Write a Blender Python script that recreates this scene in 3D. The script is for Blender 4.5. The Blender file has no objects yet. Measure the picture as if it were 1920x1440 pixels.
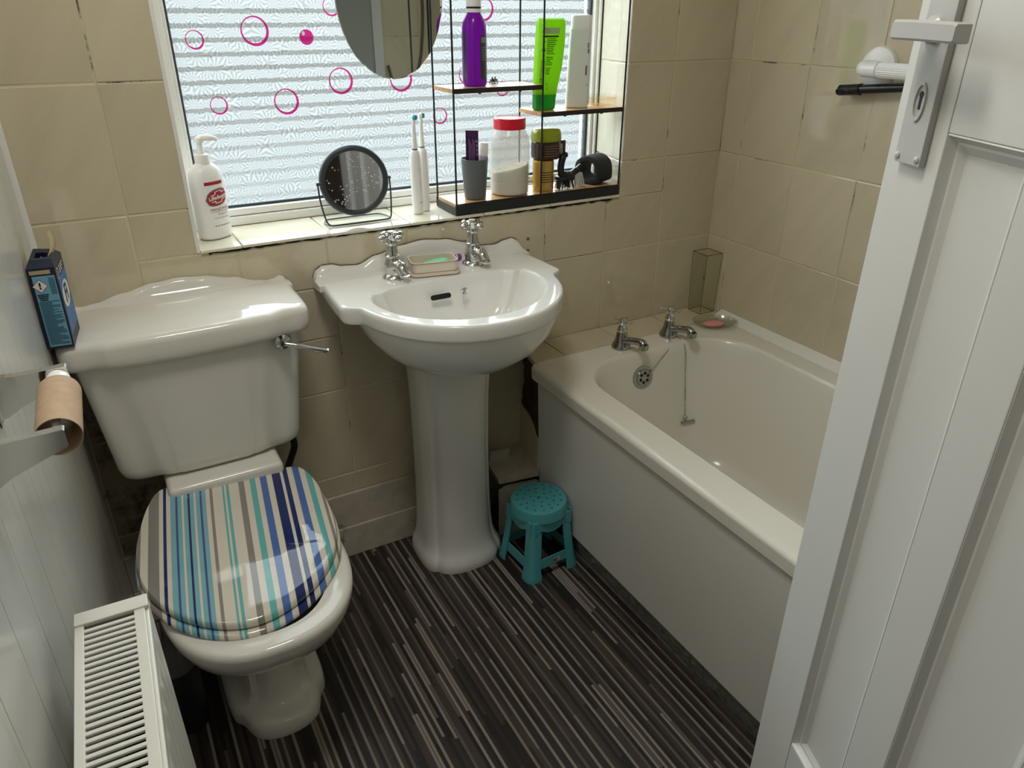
import bpy, bmesh, math, random
from mathutils import Vector, Matrix
random.seed(7)
S = bpy.context.scene
COL = S.collection
PI = math.pi
# ------------------------------------------------------------------ camera
cam_d = bpy.data.cameras.new('camera'); cam = bpy.data.objects.new('camera', cam_d); COL.objects.link(cam)
def cam_axes(yaw, pitch, roll):
    cp, sp, cy, sy, cr, sr = math.cos(pitch), math.sin(pitch), math.cos(yaw), math.sin(yaw), math.cos(roll), math.sin(roll)
    r = Vector((1, 0, 0)); f = Vector((0, cp, -sp)); u = Vector((0, sp, cp))
    r2 = r*cr + u*sr; u2 = -r*sr + u*cr
    R = Matrix.Rotation(yaw, 3, 'Z')
    return R @ r2, R @ u2, R @ f
r_, u_, f_ = cam_axes(-0.51304738, 0.4695463, 0.00355059)
cam.matrix_world = Matrix(((r_.x, u_.x, -f_.x, 0.12538887), (r_.y, u_.y, -f_.y, -1.68803781), (r_.z, u_.z, -f_.z, 1.39444204), (0, 0, 0, 1)))
cam_d.sensor_width = 36; cam_d.lens = 1392.30754/1920*36; cam_d.clip_start = 0.02
S.camera = cam
S.cycles.transparent_max_bounces = 24
# ------------------------------------------------------------------ world: overcast daylight
W = bpy.data.worlds.new('overcast_sky'); S.world = W; W.use_nodes = True
bg = W.node_tree.nodes['Background']; bg.inputs['Color'].default_value = (0.90, 0.97, 1.0, 1); bg.inputs['Strength'].default_value = 10.0
S.view_settings.view_transform = 'Standard'; S.view_settings.look = 'None'
S.view_settings.gamma = 1; S.view_settings.use_curve_mapping = False
S.view_settings.exposure = 0.3
def light(name, kind, loc, energy, size=None, rot=None, color=(1, 1, 1), size_y=None):
    d = bpy.data.lights.new(name, kind); o = bpy.data.objects.new(name, d); COL.objects.link(o)
    o.location = loc; d.energy = energy; d.color = color
    if rot: o.rotation_euler = rot
    if kind == 'AREA':
        d.size = size
        if size_y: d.shape = 'RECTANGLE'; d.size_y = size_y
    elif kind in ('POINT', 'SPOT') and size: d.shadow_soft_size = size
    return o
p_ = light('window_daylight_portal', 'AREA', (.888, .262, 1.5), 1.0, 1.12, (PI/2, 0, PI), size_y=1.1)   # portal: only guides sampling of the sky
p_.data.cycles.is_portal = True
light('ceiling_fill_light', 'AREA', (.36, -.90, 2.30), 7.5, .34, (0, 0, 0), (1, .965, .91))  # added fill that brightens the room from above, no known lamp there
light('hall_fill_light', 'AREA', (.35, -2.5, 2.28), 1.2, .4, (0, 0, 0), (1, .95, .88))  # added weak fill from the hallway, source unseen
# ------------------------------------------------------------------ helpers
def lin(c):
    if isinstance(c, str): c = tuple(int(c[i:i+2], 16)/255 for i in (0, 2, 4))
    return tuple((x/12.92 if x <= .04045 else ((x+.055)/1.055)**2.4) for x in c) + (1,)
class N:   # small node-tree builder
    def __init__(s, name):
        s.m = bpy.data.materials.new(name); s.m.use_nodes = True; s.t = s.m.node_tree; s.t.nodes.clear()
        s.out = s.t.nodes.new('ShaderNodeOutputMaterial')
    def n(s, typ, ins=None, **kw):
        x = s.t.nodes.new(typ)
        for k, v in kw.items(): setattr(x, k, v)
        for k, v in (ins or {}).items():
            sock = x.inputs[k]
            if isinstance(v, bpy.types.NodeSocket): s.t.links.new(v, sock)
            else: sock.default_value = v
        return x
    def math(s, op, a, b=0.0, c=0.0, clamp=False):
        x = s.n('ShaderNodeMath', {0: a, 1: b, 2: c}, operation=op, use_clamp=clamp); return x.outputs[0]
    def mix(s, f, a, b): return s.n('ShaderNodeMix', {0: f, 6: a, 7: b}, data_type='RGBA').outputs[2]
    def ramp(s, f, stops, const=False):
        x = s.n('ShaderNodeValToRGB', {0: f}); r = x.color_ramp
        if const: r.interpolation = 'CONSTANT'
        while len(r.elements) > 1: r.elements.remove(r.elements[-1])
        r.elements[0].position = stops[0][0]; r.elements[0].color = stops[0][1]
        for p, c in stops[1:]:
            e = r.elements.new(p); e.color = c
        return x.outputs[0]
    def coord(s, which='Object'): return s.n('ShaderNodeTexCoord').outputs[which]
    def mapped(s, v, scale=(1, 1, 1), rot=(0, 0, 0), loc=(0, 0, 0)):
        return s.n('ShaderNodeMapping', {'Vector': v, 'Scale': scale, 'Rotation': rot, 'Location': loc}).outputs[0]
    def noise(s, v, scale, detail=3, rough=.5):
        x = s.n('ShaderNodeTexNoise', {'Scale': scale, 'Detail': detail, 'Roughness': rough})
        if v is not None: s.t.links.new(v, x.inputs['Vector'])
        return x.outputs[0]
    def surf(s, sh): s.t.links.new(sh, s.out.inputs['Surface']); return s.m
    def pbsdf(s, **k):
        names = dict(col='Base Color', rough='Roughness', metal='Metallic', spec='Specular IOR Level', trans='Transmission Weight', ior='IOR', coat='Coat Weight', croughness='Coat Roughness', normal='Normal', alpha='Alpha', sheen='Sheen Weight', sss='Subsurface Weight')
        return s.n('ShaderNodeBsdfPrincipled', {names[a]: b for a, b in k.items()}).outputs[0]
    def bump(s, h, strength=.2, dist=.002): return s.n('ShaderNodeBump', {'Height': h, 'Strength': strength, 'Distance': dist}).outputs[0]
def pm(name, c, rough=.5, metal=0, spec=.5, coat=0, trans=0, var=0, vscale=20, bump=0, bscale=60, stain=None, stain_amt=.5, stain_scale=12, stain_lo=.55):
    k = N(name); co = k.coord(); col = lin(c)
    if var:
        f = k.noise(co, vscale, 4); dk = tuple(x*(1-var) for x in col[:3])+(1,); lt = tuple(min(1, x*(1+var*.6)) for x in col[:3])+(1,)
        col = k.ramp(f, [(.3, dk), (.7, lt)])
    if stain:
        g = k.n('ShaderNodeMapRange', {'Value': k.noise(co, stain_scale, 6, .65), 'From Min': stain_lo, 'From Max': stain_lo+.12, 'To Min': 0, 'To Max': stain_amt}).outputs[0]
        col = k.mix(g, col, lin(stain))
    kw = dict(col=col, rough=rough, metal=metal, spec=spec, coat=coat, trans=trans)
    if bump: kw['normal'] = k.bump(k.noise(co, bscale, 3), bump)
    return k.surf(k.pbsdf(**kw))
class MB:
    def __init__(s): s.v = []; s.f = []
    def add(s, vs, fs, fn=None):
        o = len(s.v); s.v += [tuple(fn(*p)) if fn else tuple(p) for p in vs]; s.f += [tuple(i+o for i in f) for f in fs]; return s
    def box(s, c, d, R=None, bev=0, seg=2, fn=None):
        bm = bmesh.new(); bmesh.ops.create_cube(bm, size=1)
        for v in bm.verts: v.co = Vector((v.co.x*d[0], v.co.y*d[1], v.co.z*d[2]))
        if bev: bmesh.ops.bevel(bm, geom=bm.edges[:], offset=bev, segments=seg, profile=.5, affect='EDGES')
        bm.verts.index_update()
        vs = [(R @ v.co if R else v.co) + Vector(c) for v in bm.verts]; fs = [[v.index for v in f.verts] for f in bm.faces]
        bm.free(); return s.add([tuple(v) for v in vs], fs, fn)
    def b2(s, x0, x1, y0, y1, z0, z1, bev=0, seg=2, fn=None): return s.box(((x0+x1)/2, (y0+y1)/2, (z0+z1)/2), (x1-x0, y1-y0, z1-z0), None, bev, seg, fn)
    def loft(s, rings, cap0=True, cap1=True, closed=True, fn=None):
        n = len(rings[0]); vs = [p for r in rings for p in r]; fs = []
        for i in range(len(rings)-1):
            for j in range(n if closed else n-1):
                a = i*n+j; b = i*n+(j+1) % n; fs.append((a, b, b+n, a+n))
        if cap0: fs.append(tuple(range(n-1, -1, -1)))
        if cap1: fs.append(tuple(range((len(rings)-1)*n, len(rings)*n)))
        return s.add(vs, fs, fn)
    def lathe(s, prof, c=(0, 0, 0), ax=(0, 0, 1), n=32, sx=1, sy=1, ref=None, fn=None):
        a = Vector(ax).normalized(); r0 = Vector(ref) if ref else (Vector((1, 0, 0)) if abs(a.x) < .9 else Vector((0, 1, 0)))
        e1 = (r0 - a*r0.dot(a)).normalized(); e2 = a.cross(e1); c = Vector(c)
        rings = [[tuple(c + a*z + e1*(r*sx*math.cos(2*PI*j/n)) + e2*(r*sy*math.sin(2*PI*j/n))) for j in range(n)] for r, z in prof]
        return s.loft(rings, prof[0][0] > 1e-6, prof[-1][0] > 1e-6, fn=fn)
    def tube(s, path, r, n=10, fn=None, closed=False):
        P = [Vector(p) for p in path]; m = len(P); rr = r if isinstance(r, (list, tuple)) else [r]*m
        T = []
        for i in range(m):
            a = P[(i-1) % m] if (closed or i > 0) else P[i]; b = P[(i+1) % m] if (closed or i < m-1) else P[i]
            T.append((b-a).normalized())
        up = Vector((0, 0, 1)) if abs(T[0].z) < .9 else Vector((1, 0, 0))
        e = (up - T[0]*up.dot(T[0])).normalized(); rings = []
        for i in range(m):
            e = (e - T[i]*e.dot(T[i])).normalized(); g = T[i].cross(e)
            rings.append([tuple(P[i] + (e*math.cos(2*PI*j/n) + g*math.sin(2*PI*j/n))*rr[i]) for j in range(n)])
        if closed: rings.append(rings[0]); return s.loft(rings, False, False, fn=fn)
        return s.loft(rings, fn=fn)
    def prism(s, poly, h0, h1, fn):   # poly in (u,v), extruded along w
        n = len(poly); vs = [(u, v, h0) for u, v in poly] + [(u, v, h1) for u, v in poly]
        fs = [(j, (j+1) % n, (j+1) % n+n, j+n) for j in range(n)] + [tuple(range(n-1, -1, -1)), tuple(range(n, 2*n))]
        return s.add(vs, fs, fn)
    def build(s, name, mat, parent=None, angle=38, kind=None, loc=None, wn=True, label=None):
        me = bpy.data.meshes.new(name)
        if parent is not None:
            q = parent
            while q.parent: q = q.parent
            org = Vector(q.location) if q.get('_root') else Vector((0, 0, 0))
        else: org = Vector(loc) if loc else Vector((0, 0, 0))
        me.from_pydata([tuple(Vector(v)-org) for v in s.v], [], s.f); me.update()
        bm = bmesh.new(); bm.from_mesh(me); bmesh.ops.recalc_face_normals(bm, faces=bm.faces[:]); bm.to_mesh(me); bm.free()
        for p in me.polygons: p.use_smooth = True
        me.set_sharp_from_angle(angle=math.radians(angle))
        for mm in (mat if isinstance(mat, (list, tuple)) else [mat]): me.materials.append(mm)
        o = bpy.data.objects.new(name, me); COL.objects.link(o)
        if parent is not None: o.parent = parent
        else: o.location = org; o['_root'] = 1
        if kind: o['kind'] = kind
        if label: o['label'] = label
        if wn and len(s.f) > 40:
            w_ = o.modifiers.new('weighted_normals', 'WEIGHTED_NORMAL'); w_.keep_sharp = True; w_.weight = 60
        return o
def thing(name, label, cat, loc, group=None):
    o = bpy.data.objects.new(name, None); COL.objects.link(o); o.location = loc; o.empty_display_size = .05
    o['label'] = label; o['category'] = cat; o['_root'] = 1
    if group: o['group'] = group
    return o
def tag(o, label, cat, group=None):
    o['label'] = label; o['category'] = cat
    if group: o['group'] = group
    return o
def struct_root(name):
    o = bpy.data.objects.new(name, None); COL.objects.link(o); o['kind'] = 'structure'; o['_root'] = 1; return o
def rrect(x0, x1, y0, y1, r, m=6):
    out = []
    for cx, cy, a0 in ((x1-r, y1-r, 0), (x0+r, y1-r, PI/2), (x0+r, y0+r, PI), (x1-r, y0+r, 1.5*PI)):
        for i in range(m+1):
            a = a0 + PI/2*i/m; out.append((cx+r*math.cos(a), cy+r*math.sin(a)))
    return out
def chaikin(P, it=2):
    for _ in range(it):
        Q = []
        for i in range(len(P)):
            a, b = P[i], P[(i+1) % len(P)]
            Q += [(a[0]*.75+b[0]*.25, a[1]*.75+b[1]*.25), (a[0]*.25+b[0]*.75, a[1]*.25+b[1]*.75)]
        P = Q
    return P
def ray_poly(c, th, P):
    dx, dy = math.cos(th), math.sin(th); best = 0
    for i in range(len(P)):
        (ax, ay), (bx, by) = P[i], P[(i+1) % len(P)]
        ex, ey = bx-ax, by-ay; den = dx*ey-dy*ex
        if abs(den) < 1e-12: continue
        t = ((ax-c[0])*ey-(ay-c[1])*ex)/den; q = ((ax-c[0])*dy-(ay-c[1])*dx)/den
        if t > best and -1e-9 <= q <= 1+1e-9: best = t
    return best
def polar(c, P, n): return [(c[0]+ray_poly(c, 2*PI*i/n, P)*math.cos(2*PI*i/n), c[1]+ray_poly(c, 2*PI*i/n, P)*math.sin(2*PI*i/n)) for i in range(n)]
def interp(x, T):
    if x <= T[0][0]: return T[0][1]
    for (a, b), (c, d) in zip(T, T[1:]):
        if x <= c:
            t = (x-a)/(c-a); t = t*t*(3-2*t); return b+(d-b)*t
    return T[-1][1]
def spline(P, k=8):   # catmull-rom through 3-D points
    P = [Vector(p) for p in P]; out = []
    for i in range(len(P)-1):
        a, b, c, d = P[max(i-1, 0)], P[i], P[i+1], P[min(i+2, len(P)-1)]
        for j in range(k):
            t = j/k; out.append(.5*((2*b)+(c-a)*t+(2*a-5*b+4*c-d)*t*t+(3*b-a-3*c+d)*t**3))
    return [tuple(p) for p in out+[P[-1]]]
def text_geo(mb, txt, size, fn, align='CENTER', bold=0):   # flat lettering mapped by fn(u, v)
    cu = bpy.data.curves.new('lettering', 'FONT'); cu.body = txt; cu.size = size; cu.align_x = align; cu.align_y = 'CENTER'; cu.resolution_u = 3
    if bold: cu.offset = bold
    o = bpy.data.objects.new('lettering', cu); COL.objects.link(o)
    dg = bpy.context.evaluated_depsgraph_get(); me = bpy.data.meshes.new_from_object(o.evaluated_get(dg))
    mb.add([fn(v.co.x, v.co.y) for v in me.vertices], [tuple(p.vertices) for p in me.polygons])
    bpy.data.objects.remove(o); bpy.data.meshes.remove(me); bpy.data.curves.remove(cu)
def rect_geo(mb, u0, u1, v0, v1, fn, nu=1):
    for i in range(nu):
        a = u0+(u1-u0)*i/nu; b = u0+(u1-u0)*(i+1)/nu
        mb.add([fn(a, v0), fn(b, v0), fn(b, v1), fn(a, v1)], [(0, 1, 2, 3)])
def poly_geo(mb, P, fn): mb.add([fn(u, v) for u, v in P], [tuple(range(len(P)))])
# ------------------------------------------------------------------ materials
def tile_material(name, base):
    k = N(name); co = k.coord(); rnd = k.n('ShaderNodeObjectInfo').outputs['Random']
    off = k.n('ShaderNodeCombineXYZ', {0: k.math('MULTIPLY', rnd, 37.0), 2: k.math('MULTIPLY', rnd, 91.0)}).outputs[0]
    v = k.n('ShaderNodeVectorMath', {0: co, 1: off}, operation='ADD').outputs[0]
    v = k.mapped(k.mapped(v, rot=(0, math.radians(-32), 0)), (17, 1, 2.6))
    f = k.noise(v, 1.0, 5, .6)
    b = lin(base); c1 = tuple(x*.94 for x in b[:3])+(1,); c2 = tuple(min(1, x*1.055) for x in b[:3])+(1,)
    col = k.ramp(f, [(.32, c1), (.5, b), (.72, c2)])
    hs = k.n('ShaderNodeHueSaturation', {'Color': col, 'Value': k.math('MULTIPLY_ADD', rnd, .07, .965)}).outputs[0]
    nb = k.bump(k.noise(k.mapped(co, (6, 6, 6)), 1.0, 1), .12, .004)
    return k.surf(k.pbsdf(col=hs, rough=.06, spec=.8, normal=nb))
TILE = tile_material('cream_glazed_tile', 'cdc2a6')
TILE_W = tile_material('pale_sill_tile', 'e2dcc6')
def grout_material():
    k = N('grout'); co = k.coord()
    n1 = k.noise(co, 9, 6, .7)
    m = k.n('ShaderNodeMapRange', {'Value': n1, 'From Min': .572, 'From Max': .64}).outputs[0]
    col = k.mix(k.math('MULTIPLY', m, .85), lin('cfc4a6'), lin('33291c'))
    return k.surf(k.pbsdf(col=col, rough=.9))
GROUT = grout_material()
CERAMIC = pm('white_vitreous_china', 'e9e8e2', .09, spec=.55)
CERAMIC_T = pm('white_china_toilet', 'e3e0d6', .1, spec=.5)
ACRYL = pm('cream_white_acrylic', 'e6e2d6', .17, spec=.5)
PANELW = pm('white_bath_panel_plastic', 'dedcd4', .24, spec=.45)
CHROME = pm('chrome', 'd0d0ce', .09, metal=1)
CHROME_D = pm('worn_chrome', 'a9a8a4', .2, metal=1, var=.12, vscale=90)
BLACKM = pm('black_metal', '16181b', .4)
BLACK = pm('black', '070707', .6)
PAINT = pm('white_gloss_paint', 'd8d7d2', .33, bump=.09, bscale=70)
PVC = pm('white_upvc', 'eceae2', .25)
WHITEP = pm('white_plastic', 'f0efec', .28)
DIRTYW = pm('worn_white_paint', 'c6bcab', .6, var=.12, vscale=30, stain='3a2a18', stain_amt=.75, stain_scale=16, stain_lo=.6)
WOODD = pm('damp_dark_wood', '4a2c16', .75, var=.55, vscale=18)
PLASTER = pm('ceiling_plaster', 'e4e0d6', .8)
# ------------------------------------------------------------------ floor
def floor_material():
    k = N('striped_vinyl'); co = k.coord(); xyz = k.n('ShaderNodeSeparateXYZ', {0: co})
    u = k.math('DIVIDE', xyz.outputs[0], .0074); row = k.math('FLOOR', u)
    wn = k.n('ShaderNodeTexWhiteNoise', {'W': row}, noise_dimensions='1D').outputs[0]
    v = k.math('ADD', k.math('DIVIDE', xyz.outputs[1], .30), k.math('MULTIPLY', wn, 17.3)); seg = k.math('FLOOR', v)
    vec = k.n('ShaderNodeCombineXYZ', {0: row, 1: seg}).outputs[0]
    rn = k.n('ShaderNodeTexWhiteNoise', {'Vector': vec}, noise_dimensions='2D').outputs[0]
    # widths: light strips fill only part of their row
    fr = k.math('SUBTRACT', u, row)
    thin = k.math('LESS_THAN', k.math('ABSOLUTE', k.math('SUBTRACT', fr, .5)), .40)
    dark = k.ramp(rn, [(0, lin('2c2725')), (.25, lin('3d3430')), (.45, lin('4b413b')), (.62, lin('363130')), (.8, lin('463e3a'))], True)
    light_ = k.ramp(rn, [(0, lin('686059')), (.45, lin('877f77')), (.66, lin('968d85'))], True)
    m3 = k.math('MODULO', k.math('ADD', row, 300.0), 3.0)
    thr = k.math('ADD', k.math('MULTIPLY', k.math('GREATER_THAN', m3, .5), .74), .18)
    isl = k.math('MULTIPLY', k.math('GREATER_THAN', rn, thr), thin)
    g = k.noise(k.mapped(co, (140, 9, 1)), 1.0, 4, .7)
    col = k.mix(isl, dark, light_)
    col = k.n('ShaderNodeMix', {0: .35, 6: col, 7: k.ramp(g, [(.3, (.35, .35, .35, 1)), (.7, (1, 1, 1, 1))])}, data_type='RGBA', blend_type='MULTIPLY').outputs[2]
    rgh = k.n('ShaderNodeMapRange', {'Value': k.noise(co, 7, 5, .6), 'To Min': .30, 'To Max': .50}).outputs[0]
    return k.surf(k.pbsdf(col=col, rough=rgh, spec=.4, normal=k.bump(g, .15, .0006)))
MB().b2(-.25, 1.9, -3.3, .02, -.06, 0).build('floor', floor_material(), kind='structure')
H = 2.34
MB().b2(-.25, 1.9, -3.3, .3, H, H+.05).build('ceiling', PLASTER, kind='structure')
# ------------------------------------------------------------------ tiled walls
WX0, WX1, WZ0 = .299, 1.422, .917        # window opening in the back wall
_tiles = {}
def tile_mesh(w, h, mat, th=.006, ch=.0016):
    key = (round(w, 3), round(h, 3), mat.name, th)
    if key in _tiles: return _tiles[key]
    x, z = w/2, h/2; a, b = x-ch, z-ch
    vs = [(-x, th, -z), (x, th, -z), (x, th, z), (-x, th, z), (-x, ch*.6, -z), (x, ch*.6, -z), (x, ch*.6, z), (-x, ch*.6, z), (-a, 0, -b), (a, 0, -b), (a, 0, b), (-a, 0, b)]
    fs = [(8, 9, 10, 11)] + [(i+8, (i+1) % 4+8, (i+1) % 4+4, i+4)[::-1] for i in range(4)] + [(i+4, (i+1) % 4+4, (i+1) % 4, i)[::-1] for i in range(4)]
    me = bpy.data.meshes.new('wall_tile'); me.from_pydata(vs, [], fs); me.update()
    bm = bmesh.new(); bm.from_mesh(me); bmesh.ops.recalc_face_normals(bm, faces=bm.faces[:])
    if sum(f.normal.y for f in bm.faces if f.normal.y < -.9) > -.5: bmesh.ops.reverse_faces(bm, faces=bm.faces[:])
    bm.to_mesh(me); bm.free(); me.materials.append(mat); _tiles[key] = me; return me
GAP = .0032
def tile(parent, w, h, M, mat=TILE, name='wall_tile', gap=GAP):
    if w < .012 or h < .012: return
    o = bpy.data.objects.new(name, tile_mesh(w-gap, h-gap, mat)); COL.objects.link(o); o.parent = parent
    j = random.uniform(-.0007, .0007)
    o.matrix_local = M @ Matrix.Translation((0, j, 0)) @ Matrix.Rotation(random.uniform(-.003, .003), 4, 'Z') @ Matrix.Rotation(random.uniform(-.003, .003), 4, 'X')
    return o
wb = MB()
wb.b2(-.2, WX0, .0014, .26, 0, H).b2(WX1+.037, 1.9, .0014, .26, 0, H).b2(WX0, WX1+.037, .0014, .26, 0, WZ0).b2(WX0, WX1+.037, .0014, .26, 2.06, H)
wb.prism([(WX1+.004, .0014), (WX1+.038, .0014), (WX1+.038, .2)], WZ0, 2.06, lambda u, v, w: (u, v, w))
wall_back = wb.build('wall_back', GROUT, kind='structure')
def mould_tile():
    k = N('mouldy_tile'); co = k.coord(); n1 = k.noise(co, 14, 6, .72)
    m = k.n('ShaderNodeMapRange', {'Value': n1, 'From Min': .47, 'From Max': .66}).outputs[0]
    return k.surf(k.pbsdf(col=k.mix(k.math('MULTIPLY', m, .85), lin('a3967a'), lin('2e2014')), rough=.5))
TILE_M = mould_tile()
def back_tile(x0, x1, z0, z1): tile(wall_back, x1-x0, z1-z0, Matrix.Translation(((x0+x1)/2, 0, (z0+z1)/2)), TILE_M if x1 < .2 and z1 < .67 else TILE)
XC = [.002, .178, .378, .578, .778, .978, 1.178, 1.378, 1.578, 1.783]
ZR = [.205, .265, .515, .765, 1.015, 1.265, 1.515, 1.765, 2.015, 2.265, 2.34]
for i in range(len(XC)-1):
    x0, x1 = XC[i], XC[i+1]
    rows = list(zip(ZR, ZR[1:]))
    if x1 < .6: rows = [(.205, .265), (.265, .52), (.52, .668), (.668, .797), (.797, 1.015)] + [r for r in rows if r[0] > 1.0]
    for z0, z1 in rows:
        if x0 > 1.08 and z1 < .53: continue          # behind the bath
        a0, a1, b0, b1 = x0, x1, z0, z1
        if .587 > x1 > .57 and z1 < .8: a1 = .587
        if .57 < x0 < .587 and z1 < .8: a0 = .587
        if b1 > WZ0 and b0 < 2.06 and a1 > WX0 and a0 < WX1:   # meets the window opening
            if b0 < WZ0: back_tile(a0, a1, b0, WZ0) if a0 > WX0 or True else None
            if a0 < WX0: back_tile(a0, WX0, max(b0, WZ0), min(b1, 9))
            if a1 > WX1: back_tile(WX1, a1, max(b0, WZ0), b1)
            if b1 > 2.06 and a0 >= WX0 and a1 <= WX1: back_tile(a0, a1, 2.06, b1)
            continue
        back_tile(a0, a1, b0, b1)
for z_ in (.838, .806): MB().lathe([(0, 0), (.0042, 0), (.0046, -.0002), (0, -.0004)], (1.124, -.0002, z_), (0, 1, 0), 12).build('wall_plug', pm('olive_wall_plug', '6f6a48', .6), wall_back)
# right reveal tiles (the reveal splays out towards the glass)
sp = math.atan2(.033, .18)
for z0, z1 in ((.925, 1.015), (1.015, 1.265), (1.265, 1.515), (1.515, 1.765), (1.765, 2.055)):
    M = Matrix.Translation((WX1+.0165, .088, (z0+z1)/2)) @ Matrix.Rotation(-PI/2-sp, 4, 'Z')
    tile(wall_back, .176, z1-z0, M, TILE_W, 'reveal_tile')
# sill tiles
for x0, x1 in ((.302, .39), (.39, .59), (.59, .79), (.79, .99), (.99, 1.19), (1.19, 1.39), (1.39, 1.42)):
    tile(wall_back, x1-x0, .178, Matrix.Translation(((x0+x1)/2, .082, .925)) @ Matrix.Rotation(-PI/2, 4, 'X'), TILE_W, 'sill_tile')
MB().b2(WX0, WX1+.03, .0, .17, .905, .9195).build('sill_bed', GROUT, wall_back)
# black mould crack under the sill edge
mk = MB(); x = WX0+.02; up_ = []; lo_ = []
while x < WX1-.02:
    t = max(.0006, .0034*abs(math.sin(x*23+1.3*math.sin(x*61)))**1.6+random.uniform(-.0008, .0012)); zc = .9155+random.uniform(-.0012, .0012)
    up_.append((x, -.0028, zc+t)); lo_.append((x, -.0028, zc-t*.8)); x += random.uniform(.006, .013)
mk.loft([up_, lo_], False, False, closed=False).build('mould_line', pm('black_mould', '17120d', .9), wall_back, kind='stuff')
# short white edging strip on the left side of the window opening
MB().b2(WX0-.004, WX0+.004, -.003, .17, .92, 2.06, .001).build('edging_strip', PVC, wall_back)
# right wall
wall_right = MB().b2(1.7844, 1.95, -1.86, .0022, 0, H).build('wall_right', GROUT, kind='structure')
ys = [0, -.0803] + [-.0803-.2*i for i in range(1, 10)]
for i in range(len(ys)-1):
    y1, y0 = ys[i], max(ys[i+1], -1.83)
    for z0, z1 in zip(ZR[2:], ZR[3:]):
        if z1 > .53: tile(wall_right, y1-y0, z1-max(z0, .53), Matrix.Translation((1.783, (y0+y1)/2, (max(z0, .53)+z1)/2)) @ Matrix.Rotation(-PI/2, 4, 'Z'))
# front wall (behind the camera), seen only in the mirrors
wall_front = MB().b2(.66, 1.95, -1.99, -1.8322, 0, H).b2(-.25, .66, -1.99, -1.8322, 2.02, H).b2(-.25, -.1, -1.99, -1.8322, 0, 2.02).build('wall_front', GROUT, kind='structure')
fx = [1.515, 1.715, 1.783]
for x0, x1 in zip(fx, fx[1:]):
    for z0, z1 in zip(ZR[3:], ZR[4:]): tile(wall_front, x1-x0, z1-z0, Matrix.Translation(((x0+x1)/2, -1.83, (z0+z1)/2)) @ Matrix.Rotation(PI, 4, 'Z'))
MB().b2(.64, .72, -1.84, -1.805, 0, 2.04, .004).b2(-.1, -.05, -1.84, -1.805, 0, 2.04, .004).b2(-.1, .72, -1.84, -1.805, 2.02, 2.1, .004).build('trim_1', PAINT, kind='structure')
MB().b2(.72, 1.465, -1.8322, -1.812, 0, H, .002).build('trim_4', pm('grey_gloss_board', 'a3a39c', .25), kind='structure')
MB().b2(1.465, 1.513, -1.8322, -1.80, 0, H, .003).build('trim_5', PAINT, kind='structure')
# hallway shell outside the door
MB().b2(-.3, -.25, -3.3, -1.9, 0, H).b2(1.9, 1.95, -3.3, -1.9, 0, H).b2(-.3, 1.95, -3.35, -3.3, 0, H).build('wall_hall', pm('hall_wall_paint', '6a6157', .7), kind='structure')
# left wall: plastic cladding, slightly out of square
WD = math.radians(1.7); wdx, wdy = -math.sin(WD), -math.cos(WD)
def LW(s_, v_, z_): return (s_*wdx + v_*math.cos(WD), s_*wdy - v_*math.sin(WD), z_)
def clad_material():
    k = N('white_gloss_cladding'); co = k.coord()
    st = k.noise(k.mapped(co, (3, 16, 1.2)), 1.0, 5, .7)
    g = k.n('ShaderNodeMapRange', {'Value': st, 'From Min': .56, 'From Max': .75, 'To Max': .35}).outputs[0]
    col = k.mix(g, lin('d6d4cc'), lin('b49a6c'))
    return k.surf(k.pbsdf(col=col, rough=.2, spec=.5))
CLAD = clad_material()
wall_left = MB().b2(.0, 1.95, -.2, -.0045, 0, H, fn=LW).build('wall_left', pm('cladding_joint', 'c4bfae', .7), kind='structure')
sx = .004
while sx < 1.93:
    w_ = min(.1, 1.94-sx)
    MB().b2(sx+.0003, sx+w_-.0003, -.0048, 0, .0, H, .0006, 1, fn=LW).build('wall_panel', CLAD, wall_left); sx += w_
MB().b2(.0005, .012, -.001, .011, .83, H, .003, fn=LW).build('corner_bead', PVC, wall_left)
# skirting and boxed step along the back wall
MB().b2(-.0, .97, -.010, .0, .1, .204, .0015).build('trim_2', DIRTYW, kind='structure')
MB().b2(-.0, .97, -.017, .0, 0, .099, .003).build('baseboard_back', DIRTYW, kind='structure')
# ------------------------------------------------------------------ window
window = struct_root('window_1')
FX0, FX1, FZ0, FZ1 = .303, 1.468, .925, 2.06
wf = MB()
def frame_ring(mb, x0, x1, z0, z1, wl, wr, wbm, wt, y0, y1, bev):
    mb.b2(x0, x0+wl, y0, y1, z0, z1, bev).b2(x1-wr, x1, y0, y1, z0, z1, bev).b2(x0+wl, x1-wr, y0, y1, z0, z0+wbm, bev).b2(x0+wl, x1-wr, y0, y1, z1-wt, z1, bev)
frame_ring(wf, FX0, FX1, FZ0, FZ1, .03, .024, .020, .04, .168, .25, .003)
wf.build('frame', PVC, window)
sh = MB(); frame_ring(sh, .333, 1.444, .946, 2.02, .0085, .010, .0165, .04, .178, .235, .003); sh.build('sash', PVC, window)
gk = MB(); frame_ring(gk, .3417, 1.434, .9625, 1.98, .006, .007, .0065, .007, .192, .21, .001); gk.build('gasket', pm('grey_rubber_seal', '3b4347', .6), window)
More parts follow.
